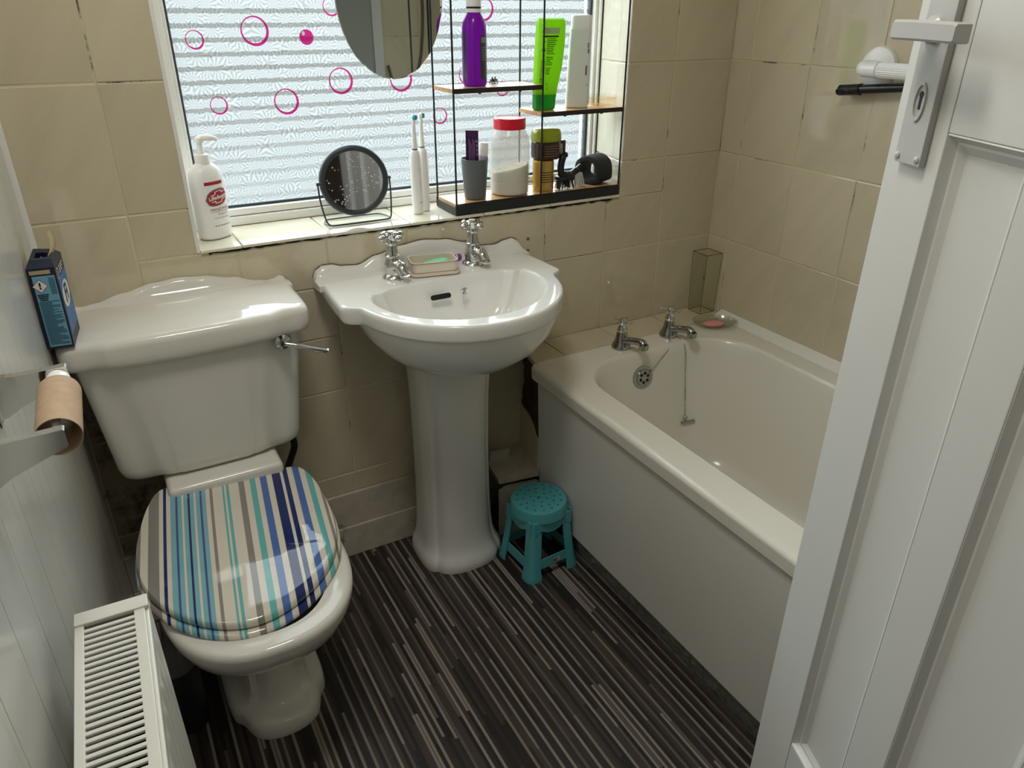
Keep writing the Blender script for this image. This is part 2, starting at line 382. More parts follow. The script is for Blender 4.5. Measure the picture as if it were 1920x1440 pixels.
def pane_material():
    k = N('obscured_glass_with_film'); co = k.coord(); xyz = k.n('ShaderNodeSeparateXYZ', {0: co})
    x, z = xyz.outputs[0], xyz.outputs[2]
    wob = k.math('MULTIPLY', k.math('SUBTRACT', k.noise(k.mapped(co, (160, 1, 160)), 1.0, 2), .5), .30)
    ph = k.math('ADD', k.math('FRACT', k.math('ADD', k.math('DIVIDE', k.math('SUBTRACT', z, 1.3855), .0288), .5)), wob)
    stripe = k.math('LESS_THAN', k.math('ABSOLUTE', k.math('SUBTRACT', ph, .5)), .165)
    fade = k.n('ShaderNodeMapRange', {'Value': z, 'From Min': 1.0, 'From Max': 1.22, 'To Min': .35, 'To Max': 1}).outputs[0]
    stripe = k.math('MULTIPLY', stripe, fade)
    # moulded fans: petals radiating from scattered centres
    flat = k.n('ShaderNodeCombineXYZ', {0: x, 1: z}).outputs[0]
    vo = k.n('ShaderNodeTexVoronoi', {'Vector': flat, 'Scale': 31.0, 'Randomness': .9}, voronoi_dimensions='2D')
    d = k.n('ShaderNodeVectorMath', {0: k.n('ShaderNodeVectorMath', {0: flat, 1: (31, 31, 31)}, operation='MULTIPLY').outputs[0], 1: k.n('ShaderNodeVectorMath', {0: vo.outputs['Position'], 1: (31, 31, 31)}, operation='MULTIPLY').outputs[0]}, operation='SUBTRACT').outputs[0]
    dx = k.n('ShaderNodeSeparateXYZ', {0: d})
    ang = k.math('ARCTAN2', dx.outputs[1], dx.outputs[0]); r = vo.outputs['Distance']
    pet = k.math('SINE', k.math('MULTIPLY', ang, 13.0))
    pet = k.math('MULTIPLY', pet, k.math('MULTIPLY', k.math('SMOOTH_MIN', r, .45, .1), 2.2))
    fine = k.math('MULTIPLY', k.math('SUBTRACT', k.noise(flat, 420, 2), .5), .9)
    rel = k.math('ADD', pet, fine)
    col = k.mix(stripe, lin('e4ecef'), lin('aeb2b0'))
    val = k.math('MULTIPLY_ADD', rel, .20, .92)  # relief highlights and shade put into the transmitted colour
    col = k.n('ShaderNodeMix', {0: 1.0, 6: col, 7: k.n('ShaderNodeCombineColor', {0: val, 1: val, 2: val}).outputs[0]}, data_type='RGBA', blend_type='MULTIPLY').outputs[2]
    tr = k.n('ShaderNodeBsdfTransparent', {'Color': col}).outputs[0]
    tl = k.n('ShaderNodeBsdfTranslucent', {'Color': col}).outputs[0]
    a = k.n('ShaderNodeMixShader', {0: .05, 1: tr, 2: tl}).outputs[0]
    gl = k.n('ShaderNodeBsdfGlossy', {'Roughness': .15, 'Normal': k.bump(rel, .5, .002)}).outputs[0]
    fr = k.n('ShaderNodeFresnel', {'IOR': 1.4}).outputs[0]
    return k.surf(k.n('ShaderNodeMixShader', {0: k.math('MULTIPLY', fr, .6), 1: a, 2: gl}).outputs[0])
MB().add([(.344, .201, .964), (1.432, .201, .964), (1.432, .201, 1.985), (.344, .201, 1.985)], [(0, 1, 2, 3)]).build('glass_pane', pane_material(), window)
def film_material():
    k = N('pink_film_print'); tr = k.n('ShaderNodeBsdfTransparent', {'Color': lin('ec3fa0')}).outputs[0]
    df = k.pbsdf(col=lin('e0218a'), rough=.5)
    return k.surf(k.n('ShaderNodeMixShader', {0: .45, 1: tr, 2: df}).outputs[0])
PINK = film_material()
for cx, cz, rr, solid in ((.394, 1.329, .0195, 0), (.524, 1.345, .031, 0), (.639, 1.331, .0165, 1), (.705, 1.395, .021, 0), (.422, 1.193, .0195, 0), (.575, 1.194, .029, 0), (.711, 1.234, .030, 0), (.866, 1.233, .030, 0), (1.102, 1.39, .028, 0), (1.05, 1.236, .023, 0), (1.156, 1.198, .019, 0), (.969, 1.139, .0205, 0),
                          (.46, 1.50, .028, 0), (.60, 1.56, .018, 0), (.95, 1.52, .03, 0), (1.2, 1.55, .022, 0), (1.33, 1.47, .028, 0), (1.02, 1.63, .017, 1)):
    m = MB(); n = 36
    if solid: poly_geo(m, [(rr*math.cos(2*PI*i/n), rr*math.sin(2*PI*i/n)) for i in range(n)], lambda u, v: (cx+u, .1995, cz+v))
    else:
        o_ = [(cx+rr*math.cos(2*PI*i/n), .1995, cz+rr*math.sin(2*PI*i/n)) for i in range(n)]
        ri = rr*.855; ox, oz = -rr*.04, rr*.05
        i_ = [(cx+ox+ri*math.cos(2*PI*i/n), .1995, cz+oz+ri*math.sin(2*PI*i/n)) for i in range(n)]
        m.loft([o_, i_], False, False)
    m.build('printed_circle', PINK, window)
    if solid:
        g = MB(); poly_geo(g, [(rr*.22*math.cos(2*PI*i/12), rr*.3*math.sin(2*PI*i/12)) for i in range(12)], lambda u, v: (cx-rr*.4+u, .1992, cz+rr*.5+v)); g.build('printed_highlight', WHITEP, window)
# outside: yard, and an added wall hiding low sky to set the pane's brightness
MB().b2(-9, 11, 6.0, 6.3, -2.8, 2.5).build('added_wall_outside', pm('pane_backdrop_grey', '504f4d', .9), kind='structure')
MB().b2(-15, 16, .3, 30, -2.9, -2.8).build('ground', pm('yard_paving', '8c8c8a', .9), kind='structure')
# ------------------------------------------------------------------ bath
bath = thing('bathtub', 'cream acrylic bath with a white side panel, built in along the right wall', 'bathtub', (1.42, -.9, 0))
def brings():
    R = []
    O = (1.062, 1.757, -1.80, -.118)
    for z, d in ((.4865, .016), (.4865, .006), (.489, .0022), (.492, .0012), (.517, 0), (.5225, .0012), (.5265, .0045), (.5292, .0095), (.53, .016), (.5302, .024)): R.append([(x, y, z) for x, y in rrect(O[0]+d, O[1]-d, O[2]+d, O[3]-d*.3, .02, 8)])
    I = (1.145, 1.688, -1.71, -.198)
    for z, d, e, r in ((.53, 0, 0, .15), (.528, .004, .003, .15), (.520, .010, .008, .15), (.50, .016, .014, .15), (.40, .034, .034, .15), (.28, .055, .062, .15), (.20, .075, .095, .14), (.165, .098, .13, .13), (.152, .135, .18, .12), (.148, .20, .3, .08)):
        R.append([(x, y, z) for x, y in rrect(I[0]+d, I[1]-d, I[2]+e*1.6, I[3]-e, max(r-d*.3, .06), 8)])
    return R
tub = MB().loft(brings(), False, True).build('tub', ACRYL, bath, angle=40)
MB().b2(1.072, 1.078, -1.80, -.150, .082, .485, .002, fn=lambda x, y, z: (x+(.485-z)*.034, y, z)).build('side_panel', PANELW, bath)
def chrome_tap_bath(x, y, z):
    b = MB().lathe([(.0, 0), (.027, 0), (.0275, .004), (.025, .012), (.020, .02), (.0165, .034), (.015, .045), (.0135, .05), (0, .05)], (x, y, z), n=28)
    P = spline([(x, y-.01, z+.022), (x+.004, y-.03, z+.030), (x+.008, y-.058, z+.038), (x+.010, y-.078, z+.041), (x+.011, y-.085, z+.036)], 6)
    b.tube(P, [.0105+.0005*i/len(P) for i in range(len(P))], 14)
    b.lathe([(0, 0), (.0125, 0), (.0135, .003), (.0135, .013), (.012, .015), (0, .015)], (x+.011, y-.086, z+.024), n=20)
    t = b.build('tap', CHROME_D, bath)
    h = MB().lathe([(.0, .05), (.0145, .05), (.0155, .054), (.013, .058), (.0105, .07), (.012, .074), (.0085, .078), (.0105, .084), (.008, .09), (0, .091)], (x, y, z), n=24)
    a0 = math.radians(28)
    for q in range(4):
        a = a0+q*PI/2; d = Vector((math.cos(a), math.sin(a), 0)); c = Vector((x, y, z+.081))
        h.tube([tuple(c+d*.005), tuple(c+d*.014), tuple(c+d*.026), tuple(c+d*.030), tuple(c+d*.032)], [.0035, .003, .004, .0045, .001], 10)
    h.build('tap_handle', CHROME, t)
chrome_tap_bath(1.347, -.152, .53); chrome_tap_bath(1.522, -.150, .53)
def plane_frame(c, nrm):
    n = Vector(nrm).normalized(); e1 = Vector((0, 0, 1)).cross(n).normalized(); e2 = n.cross(e1)
    return lambda u, v, w=0: tuple(Vector(c)+e1*u+e2*v+n*w)
# overflow rose on the tap end
oc = (1.378, -.219, .457); onr = Vector((0, -.984, .176)); pf = plane_frame(oc, onr)
ov = MB().lathe([(0, 0), (.032, 0), (.034, .002), (.033, .005), (.025, .0055), (.0235, .009), (.0215, .0105), (0, .0105)], oc, onr, 32).build('overflow_rose', CHROME_D, bath)
hl = MB()
for i in range(6):
    a = i*PI/3+.3; hl.lathe([(.0048, 0), (.0048, .0008), (0, .0008)], pf(.0135*math.cos(a), .0135*math.sin(a), .0103), onr, 12)
hl.build('drain_holes', BLACK, ov)
def bead_chain(mb, path, r=.0017, step=.0042):
    P = [Vector(p) for p in path]
    for a, b in zip(P, P[1:]):
        L = (b-a).length; k = max(1, int(L/step))
        for i in range(k):
            c = a.lerp(b, (i+.5)/k); d = (b-a).normalized()
            mb.lathe([(0, -step*.46), (r, -step*.25), (r, step*.25), (0, step*.46)], tuple(c), tuple(d), 6)
ch = MB(); bead_chain(ch, spline([(1.506, -.168, .535), (1.494, -.196, .527), (1.47, -.209, .512), (1.415, -.222, .478), (1.399, -.228, .47)], 5))
bead_chain(ch, spline([(1.533, -.172, .533), (1.536, -.199, .525), (1.535, -.2165, .50), (1.531, -.229, .44), (1.529, -.2375, .40), (1.526, -.249, .35), (1.524, -.2575, .315)], 6))
ch.build('plug_chain', CHROME_D, bath, kind='stuff')
bp = MB().tube([(1.507, -.262, .291), (1.513, -.264, .2915), (1.544, -.270, .292), (1.550, -.272, .2925)], [.003, .004, .004, .005], 10)
bp.tube([(1.524+.005*math.cos(a*PI/6), -.262, .304+.006*math.sin(a*PI/6)) for a in range(12)], .0011, 6, closed=True)
bp.tube([(1.524, -.2615, .311), (1.521, -.261, .316), (1.515, -.261, .313), (1.514, -.261, .303)], .001, 6)
bp.build('chain_bar', CHROME_D, bath)
# tiled ledge across the tap end
ledge = MB().b2(1.122, 1.784, -.121, -.0005, .20, .5245).prism([(1.122, -.001), (1.122, -.122), (1.094, -.150), (1.094, -.125)], .2, .524, lambda u, v, w: (u, v, w)).build('tiled_ledge', GROUT, kind='structure')
for x0, x1 in ((1.088, 1.178), (1.178, 1.378), (1.378, 1.578), (1.578, 1.783)):
    tile(ledge, x1-x0, .120, Matrix.Translation(((x0+x1)/2, -.0605, .530)) @ Matrix.Rotation(-PI/2, 4, 'X'), TILE, 'ledge_tile')
# end of the ledge: torn-off tiles show damp wood, tiles remain below
def EW(s_, v_, z_):   # plane from (1.108,0) to (1.078,-.15)
    d = Vector((1.078-1.108, -.15)).normalized(); n = Vector((d.y, -d.x)); return (1.108+d.x*s_+n.x*v_, d.y*s_+n.y*v_, z_)
eb = MB()
def ebh(s_, z_): return -.004+.0035*math.sin(s_*61+z_*40)+.002*math.sin(z_*133)
g = [[EW(.004+.146*i/10, ebh(.15*i/10, z), z) for i in range(11)] for z in [.3+.224*j/14 for j in range(15)]]
eb.loft(g, False, False, closed=False); eb.build('exposed_board', WOODD, ledge)
MB().prism([(.003, .195), (.153, .195), (.153, .302), (.10, .318), (.04, .335), (.003, .342)], -.006, .002, lambda u, v, w: EW(u, w, v)).build('end_tile', TILE, ledge)
MB().prism([(.0, .516), (.153, .516), (.153, .53), (.0, .53)], -.006, .004, lambda u, v, w: EW(u, w, v)).build('end_edge', DIRTYW, ledge)
# white strip sealing the bath to the right wall
MB().prism([(1.748, .522), (1.784, .522), (1.784, .546), (1.779, .5475), (1.764, .539), (1.750, .5335), (1.748, .532)], -1.8, -.098, lambda u, v, w: (u, w, v)).build('trim_3', PVC, kind='structure')
# boxed step in the corner, worn white paint
cb = MB().prism([(.972, -.002), (1.108, -.002), (1.085, -.118), (1.077, -.16), (.955, -.142)], .184, .199, lambda u, v, w: (u, v, w))
cb.prism([(.985, -.13), (.955, -.140), (1.077, -.158), (1.077, -.145)], .002, .165, lambda u, v, w: (u, v, w))
cb.build('boxed_step', DIRTYW, kind='structure')
o = MB().box((1.0, -.046, .165), (.066, .006, .145), Matrix.Rotation(math.radians(9), 3, 'X') @ Matrix.Rotation(math.radians(4), 3, 'Y'), .001).build('board_offcut', pm('bare_white_board', 'c9c2b4', .6), loc=(1.0, -.04, .1))
tag(o, 'flat white board offcut leaning on the wall right of the basin pedestal', 'board')
o = MB().box((.760, -.034, .255), (.010, .026, .095), Matrix.Rotation(math.radians(6), 3, 'Y'), .001).box((.756, -.022, .112), (.009, .007, .222), Matrix.Rotation(math.radians(2), 3, 'Y'), .001).build('board_strip', pm('bare_white_strip', 'bdb5a4', .6), loc=(.76, -.03, .1))
tag(o, 'thin white strip of board standing left of the basin pedestal', 'board')
# crinkled clear plastic along the foot of the bath panel
fp = MB(); rows = []
for j in range(5):
    t = j/4; row = []
    for i in range(111):
        y = -.26-1.35*i/110; amp = .004*(1-abs(2*t-1))+.0012
        row.append((1.090+.024*t+amp*math.sin(i*2.1+j*1.7)+random.uniform(-amp, amp)*.8, y, .088-.0855*t+amp*.7*math.sin(i*1.3+j)))
    rows.append(row)
fp.loft(rows, False, False, closed=False)
def clear_mat(name, tint, fac=.9, rough=.05, ior=1.45, bump=0):
    k = N(name); tr = k.n('ShaderNodeBsdfTransparent', {'Color': lin(tint)}).outputs[0]
    kw = {'Roughness': rough}
    if bump: kw['Normal'] = k.bump(k.noise(k.mapped(k.coord(), (60, 25, 60)), 1.0, 4, .7), bump, .004)
    gl = k.n('ShaderNodeBsdfGlossy', kw).outputs[0]
    fc = k.n('ShaderNodeLayerWeight', {'Blend': .5}).outputs['Facing']
    f = k.math('MULTIPLY_ADD', k.math('POWER', fc, 5.0), .45, (1-fac)*.5, clamp=True)
    return k.surf(k.n('ShaderNodeMixShader', {0: f, 1: tr, 2: gl}).outputs[0])
def film_clear():
    k = N('crinkled_clear_film'); co = k.coord(); nb = k.bump(k.noise(k.mapped(co, (45, 9, 45)), 1.0, 5, .65), .9, .008)
    a = k.pbsdf(col=lin('b4b6ac'), rough=.16, spec=.8, normal=nb); t = k.n('ShaderNodeBsdfTransparent', {'Color': lin('e6e8e2')}).outputs[0]
    return k.surf(k.n('ShaderNodeMixShader', {0: .58, 1: t, 2: a}).outputs[0])
o = fp.build('plastic_film', film_clear(), angle=10, loc=(1.09, -.9, 0))
tag(o, 'crinkled clear plastic film strip along the foot of the bath panel', 'plastic film')
# ------------------------------------------------------------------ pedestal basin
sink = thing('pedestal_basin', 'white china pedestal basin with two chrome cross-head taps under the window', 'basin', (.815, -.15, 0))
BX = .815; BZ = .82
def half(P): return [(BX+a, b) for a, b in P] + [(BX-a, b) for a, b in P[::-1]]
front = [(.245*math.cos(t), -.2-.257*math.sin(t)) for t in [PI/2*i/14 for i in range(15)]]
rimP = half([(.268, -.003), (.272, -.06), (.277, -.14), (.279, -.2), (.277, -.215), (.268, -.223), (.258, -.226), (.2455, -.238)] + [p for p in front if p[1] < -.252])
inF = [(.205*math.cos(t), -.212-.195*math.sin(t)) for t in [PI/2*i/14 for i in range(15)]]
inP = half([(.04, -.141), (.11, -.145), (.150, -.152), (.164, -.163), (.172, -.172), (.178, -.166), (.188, -.166), (.199, -.180)] + inF)
C0 = (BX, -.26); NP = 180
rim = polar(C0, rimP, NP); inn = polar(C0, inP, NP)
bodyP = half([(.20, -.003), (.225, -.08), (.236, -.16)] + [(.237*math.cos(t), -.2-.249*math.sin(t)) for t in [PI/2*i/12 for i in range(13)]])
bod = polar(C0, bodyP, NP)
def sc(P, k, c, z, ymax=-.003): return [(c[0]+(x-c[0])*k, min(ymax, c[1]+(y-c[1])*k), z) for x, y in P]
R = [sc(inn, .02, C0, .688), sc(inn, .25, C0, .690), sc(inn, .50, C0, .698), sc(inn, .70, C0, .718), sc(inn, .84, C0, .747), sc(inn, .93, C0, .783), sc(inn, .975, C0, .807), sc(inn, .99, C0, .815), sc(inn, 1.01, C0, .8195), sc(inn, 1.04, C0, .8205),
     sc(rim, .955, C0, .8215), sc(rim, .98, C0, .8205), sc(rim, .993, C0, .817), sc(rim, 1.0, C0, .809), sc(rim, .998, C0, .79), sc(rim, .985, C0, .783), sc(bod, 1.0, C0, .781),
     sc(bod, .985, C0, .768), sc(bod, .93, C0, .735), sc(bod, .82, (BX, -.24), .70), sc(bod, .66, (BX, -.22), .668), sc(bod, .50, (BX, -.20), .648), sc(bod, .36, (BX, -.17), .636)]
bs = MB().loft(R, True, True)
arch = [(-.280, .826), (-.272, .843), (-.255, .852), (-.235, .852), (-.205, .844), (-.17, .841), (-.12, .858), (-.06, .873), (0, .879), (.06, .873), (.12, .858), (.17, .841), (.205, .839), (.235, .847), (.255, .850), (.272, .842), (.280, .825)]
def upstand(mb, cx, tab, y1, zb, n=72):
    rings = []
    for i in range(n+1):
        a = tab[0][0]+(tab[-1][0]-tab[0][0])*i/n; zt = interp(a, tab); hgt = zt-zb
        rings.append([(cx+a, -.0015, zb-.02), (cx+a, -.0015, zt-.002), (cx+a, -.005, zt), (cx+a, -.011, zt-.001), (cx+a, -.017, zt-.005), (cx+a, -.020, zb+hgt*.62), (cx+a, -.024, zb+hgt*.3), (cx+a, -.036, zb+hgt*.08), (cx+a, -.058, zb-.0015), (cx+a, -.058, zb-.015)])
    mb.loft(rings)
upstand(bs, BX, arch, -.0, BZ+.001)
basin = bs.build('basin', CERAMIC, sink, angle=50)
MB().tube([(BX-.28+.56*i/60, -.0036, interp(-.28+.56*i/60, arch)+.0002) for i in range(61)], [.0011+.0007*abs(math.sin(i*1.7)) for i in range(61)], 6).build('sealant_line', pm('stained_sealant', '5d5140', .8), basin)
# shallow soap hollows at both ends of the deck, slot, chain stay
sl = MB(); sf = plane_frame((.790, -.1655, .786), (0, -.93, .37))
sl.prism([(u, v) for u, v in rrect(-.026, .026, -.0062, .0062, .0061, 6)], 0, .0012, lambda u, v, w: sf(-u, v, w)); sl.build('overflow_slot', BLACK, basin)  # raised black shape stands in for the shade of a recess
st = MB().tube([(.848+.0075*math.cos(a*PI/7), -.174, .792+.0075*math.sin(a*PI/7)) for a in range(14)], .0018, 8, closed=True).lathe([(0, 0), (.006, 0), (.007, .002), (0, .006)], (.848, -.1665, .791), (0, -1, .3), 14).tube([(.846, -.176, .786), (.844, -.178, .778), (.846, -.178, .771)], .0016, 6)
st.build('chain_stay', CHROME, basin)
# pedestal column
def pedring(z, hw, yf, yb, k=1.0):
    P = [(hw*.72, yb), (hw*.96, yb-.02), (hw, (yf+yb)/2), (hw*.97, yf+.062), (hw*.86, yf+.040), (hw*.78, yf+.042), (hw*.66, yf+.016), (hw*.3, yf+.001), (0, yf)]
    Q = [(.826+a, b) for a, b in P] + [(.826-a, b) for a, b in P[-2::-1]]
    return [(x, y, z) for x, y in chaikin(Q, 2)]
pr = []
for z, hw, yf in ((0, .119, -.236), (.012, .120, -.238), (.028, .118, -.236), (.042, .112, -.228), (.055, .107, -.222), (.075, .1035, -.2165), (.11, .1005, -.213), (.2, .0975, -.2095), (.35, .0965, -.208), (.5, .0985, -.21), (.59, .103, -.214), (.655, .110, -.222)):
    pr.append(pedring(z, hw, yf, -.035 if z > .05 else -.03))
MB().loft(pr).build('pedestal', CERAMIC, sink, angle=60)
def chrome_tap_sink(x, y, z):
    b = MB().lathe([(0, 0), (.026, 0), (.027, .003), (.024, .008), (.0195, .011), (.019, .018), (.0205, .026), (.0195, .036), (.016, .045), (.0155, .050), (.017, .052), (.017, .055), (.0145, .057), (.0125, .078), (.0115, .082), (0, .082)], (x, y, z), n=32)
    P = spline([(x+.002, y-.008, z+.030), (x+.006, y-.022, z+.034), (x+.009, y-.036, z+.030), (x+.0105, y-.045, z+.018)], 6)
    b.tube(P, [.0155-.0035*i/(len(P)-1) for i in range(len(P))], 16)
    b.lathe([(0, 0), (.0128, 0), (.0135, .003), (.0128, .006), (0, .007)], (x+.0105, y-.0452, z+.0165), (0, -.35, .94), n=20)
    t = b.build('tap', CHROME, sink)
    h = MB().lathe([(0, .080), (.0125, .080), (.014, .084), (.0115, .088), (.012, .098), (.0145, .102), (.0145, .108), (.0125, .110), (.0085, .1105), (0, .111)], (x, y, z), n=28)
    for q in range(4):
        a = math.radians(18)+q*PI/2; d = Vector((math.cos(a), math.sin(a), 0)); c = Vector((x, y, z+.099))
        h.tube([tuple(c+d*.006), tuple(c+d*.015), tuple(c+d*.019), tuple(c+d*.024), tuple(c+d*.0295), tuple(c+d*.033), tuple(c+d*.0345)], [.0042, .0042, .0058, .0078, .0080, .0055, .001], 14)
    h = h.build('tap_handle', CHROME, t)
    MB().lathe([(.0085, .1105), (.0085, .112), (0, .1125)], (x, y, z), n=20).build('tap_cap', pm('ivory_cap', 'd9d2b8', .3), t)
chrome_tap_sink(.709, -.078, .8205); chrome_tap_sink(.921, -.074, .8205)
# ------------------------------------------------------------------ toilet
wc = thing('toilet', 'white close-coupled toilet with a striped lid below the sill, left of the basin', 'toilet', (.25, -.35, 0))
TX = .238
def outline(hw, yf, st, yb=-.006, r=.02):
    h = [(hw-.002, yb), (hw, yb-.03), (hw, yf+st+.034), (hw-.006, yf+st+.012), (hw-.022, yf+st), (hw-.055, yf+st-.001), (hw-.072, yf+st*.55), (hw-.085, yf+.002), (hw-.11, yf), (hw*.4, yf-.003), (0, yf-.004)]
    return chaikin([(a, b) for a, b in h] + [(-a, b) for a, b in h[-2::-1]], 2)
cr = []
for z, hw, yf, dy in ((.498, .145, -.155, 0), (.499, .165, -.172, 0), (.503, .178, -.180, 0), (.512, .187, -.186, 0), (.53, .1925, -.1895, 0), (.56, .195, -.191, 0), (.66, .205, -.197, 0), (.793, .2185, -.205, 0)):
    cr.append([(TX+x, y, z) for x, y in outline(hw, yf, .013)])
cist = MB().loft(cr).build('cistern', CERAMIC_T, wc, angle=60)
ld = MB(); lr = []
for z, d in ((.782, .004), (.779, .009), (.782, .0155), (.790, .0185), (.800, .0195), (.820, .0195), (.829, .017), (.8345, .011), (.8365, .002), (.838, -.022)):
    lr.append([(TX+x, min(y, -.003), z) for x, y in outline(.2185+d, -.205-d, .016, -.003)])
lr.append([(TX+(x)*.55, min(-.01, -.1+(y+.1)*.6), .8425) for x, y in outline(.2185-.012, -.205+.012, .016, -.003)])
ld.loft(lr)
upstand(ld, TX+.008, [(-.237, .835), (-.228, .843), (-.205, .8445), (-.19, .842), (-.165, .845), (-.11, .858), (-.05, .870), (0, .874), (.05, .870), (.11, .858), (.165, .842), (.185, .838), (.20, .840), (.213, .846), (.224, .842), (.229, .832)], 0, .838)
ld.build('cistern_lid', CERAMIC_T, wc, angle=50)
lv = MB().lathe([(0, 0), (.018, 0), (.0185, .004), (.016, .009), (.009, .012), (.0075, .022), (0, .023)], (.407, -.203, .768), (0, -1, 0), 24)
lv.tube(spline([(.407, -.222, .768), (.425, -.229, .764), (.450, -.238, .756), (.478, -.246, .747), (.492, -.248, .744)], 5), [.0055]+[.0048]*18+[.0058, .003], 12)
lv.build('flush_lever', CHROME, cist)
# pan
def egg(cx, cy, rx, rf, rb, z, e=2.35, n=64):
    out = []
    for i in range(n):
        t = 2*PI*i/n; c, s_ = math.cos(t), math.sin(t)
        x = rx*abs(c)**(2/e)*(1 if c >= 0 else -1); y = (rb if s_ > 0 else rf)*abs(s_)**(2/e)*(1 if s_ >= 0 else -1)
        out.append((cx+x, cy+y, z))
    return out
def foot(z, hw, yf, k=0):
    h = [(hw*.8, -.20), (hw*.97, -.23), (hw, -.30), (hw, -.37), (hw*.97, -.41), (hw*.9, -.435), (hw*.80, -.440), (hw*.70, yf+.038), (hw*.58, yf+.018), (hw*.3, yf+.003), (0, yf)]
    P = [(.247+a, b) for a, b in h] + [(.247-a, b) for a, b in h[-2::-1]]
    P = chaikin(P, 2); c = (.247, -.35); n = 64
    return [(c[0]+ray_poly(c, 2*PI*i/n, P)*math.cos(2*PI*i/n), c[1]+ray_poly(c, 2*PI*i/n, P)*math.sin(2*PI*i/n), z) for i in range(n)]
pn = [foot(0, .106, -.515), foot(.010, .107, -.517), foot(.026, .106, -.515), foot(.036, .102, -.508), foot(.044, .092, -.494), foot(.050, .078, -.478), foot(.066, .066, -.464), foot(.10, .062, -.456), foot(.15, .061, -.452), foot(.195, .064, -.452),
      egg(.246, -.37, .080, .10, .15, .222), egg(.246, -.38, .094, .125, .165, .240), egg(.244, -.40, .118, .150, .19, .262), egg(.243, -.42, .145, .186, .215, .292), egg(.242, -.432, .165, .210, .232, .328), egg(.242, -.438, .1765, .228, .238, .366), egg(.242, -.44, .180, .236, .24, .390), egg(.242, -.44, .178, .236, .24, .403), egg(.242, -.44, .168, .227, .23, .409), egg(.242, -.44, .132, .195, .19, .408), egg(.242, -.44, .122, .18, .18, .38), egg(.242, -.43, .07, .10, .10, .28)]
pan = MB().loft(pn).build('pan', CERAMIC_T, wc, angle=60)
MB().b2(.128, .366, -.235, -.03, .215, .4975, .012, 3).build('pan_shelf', CERAMIC_T, pan, angle=50)
for x, y, z in ((.162, -.283, .046), (.334, -.315, .046), (.184, -.443, .043)):
    MB().lathe([(0, -.012), (.0058, -.012), (.0058, .0015), (.0035, .003), (0, .003)], (x, y, z), (0, 0, 1), 12).build('floor_bolt', pm('rusty_bolt', '2b1a10', .7), pan)
# striped seat and lid (print runs along the lid)
SA = math.radians(7.2); su = Vector((math.cos(SA), -math.sin(SA))); sv = Vector((-math.sin(SA), -math.cos(SA))); sP = Vector((.257, -.204))
def SL(u, v, z):   # the seat slopes down to the front and a little to the right
    v = v*.865; u = u*(.975+.12*v); return (sP.x+su.x*u+sv.x*v, sP.y+su.y*u+sv.y*v, z+.003+.098*(.20-v)-.04*u)
def stripe_material():
    k = N('striped_print'); co = k.coord(); xyz = k.n('ShaderNodeSeparateXYZ', {0: co})
    X = k.math('SUBTRACT', xyz.outputs[0], sP.x-.25); Y = k.math('SUBTRACT', xyz.outputs[1], sP.y+.35)
    u = k.math('ADD', k.math('MULTIPLY', X, su.x), k.math('MULTIPLY', Y, su.y))
    c = dict(w='dcd5c6', g='8d8880', N='1c2c66', L='7fb3bd', b='3f5b95', t='69b3b3', m='4d6fae', B='7fa6c8')
    a = [('w', -.25), ('B', -.192), ('w', -.1866), ('g', -.1853), ('w', -.1779), ('g', -.1646), ('w', -.1455), ('N', -.137), ('w', -.1327), ('L', -.1243), ('b', -.1134), ('L', -.1102), ('w', -.1027), ('L', -.0995), ('N', -.0911), ('L', -.0868), ('w', -.0784), ('L', -.0752), ('b', -.0666), ('L', -.0635), ('w', -.055), ('g', -.0476), ('w', -.0424), ('t', -.0222), ('w', -.0191), ('t', -.0138), ('w', -.0095)]
    b = [('w', -.01), ('g', .0117), ('w', .0234), ('t', .0351), ('w', .0467), ('m', .0553), ('w', .0691), ('N', .0807), ('w', .0987), ('N', .1041), ('w', .1147), ('m', .1254), ('w', .1392), ('t', .1518), ('w', .1635), ('g', .1731), ('w', .1795), ('b', .196)]
    f = k.math('MULTIPLY_ADD', u, 2.0, .5)
    ra = k.ramp(f, [(p*2+.5, lin(c[q])) for q, p in a], True); rb = k.ramp(f, [(p*2+.5, lin(c[q])) for q, p in b], True)
    col = k.mix(k.math('GREATER_THAN', u, -.005), ra, rb)
    return k.surf(k.pbsdf(col=col, rough=.035, spec=.6, normal=k.bump(k.noise(co, 90, 2), .02, .0006)))
STRIPE = stripe_material()
lidT = [(.125, -.004), (.143, 0), (.156, .012), (.168, .045), (.178, .09), (.186, .16), (.188, .21), (.184, .27), (.172, .325), (.152, .37), (.122, .415), (.088, .449), (.05, .474), (.02, .484), (0, .486)]
lidP = [(a, b) for a, b in lidT] + [(-a, b) for a, b in lidT[-2::-1]]; lidP = chaikin(lidP, 1); cL = (0, .23)
lo = polar(cL, lidP, 96)
def lring(k, z, d=0): return [SL(cL[0]+(a-cL[0])*k, cL[1]+(b-cL[1])*k+d, z) for a, b in lo]
MB().loft([lring(.98, .438), lring(1.0, .441), lring(1.003, .446), lring(.997, .4505), lring(.985, .454)]+[lring(k_, .4515+.011*(1-k_*k_)+.003*min(1, (1-k_)/.05)) for k_ in (.965, .94, .9, .82, .72, .6, .48, .36, .24, .12, .03)]).build('seat_lid', STRIPE, wc, angle=50)
rg = [lring(1.0, .421, .006), lring(1.022, .424, .006), lring(1.028, .429, .006), lring(1.018, .434, .006), lring(.99, .4365, .006), lring(.8, .4365, .006), lring(.66, .434, .006), lring(.64, .428, .006), lring(.66, .421, .006)]
MB().loft(rg, False, False).loft([rg[-1], rg[0]], False, False).build('seat_ring', STRIPE, wc, angle=50)
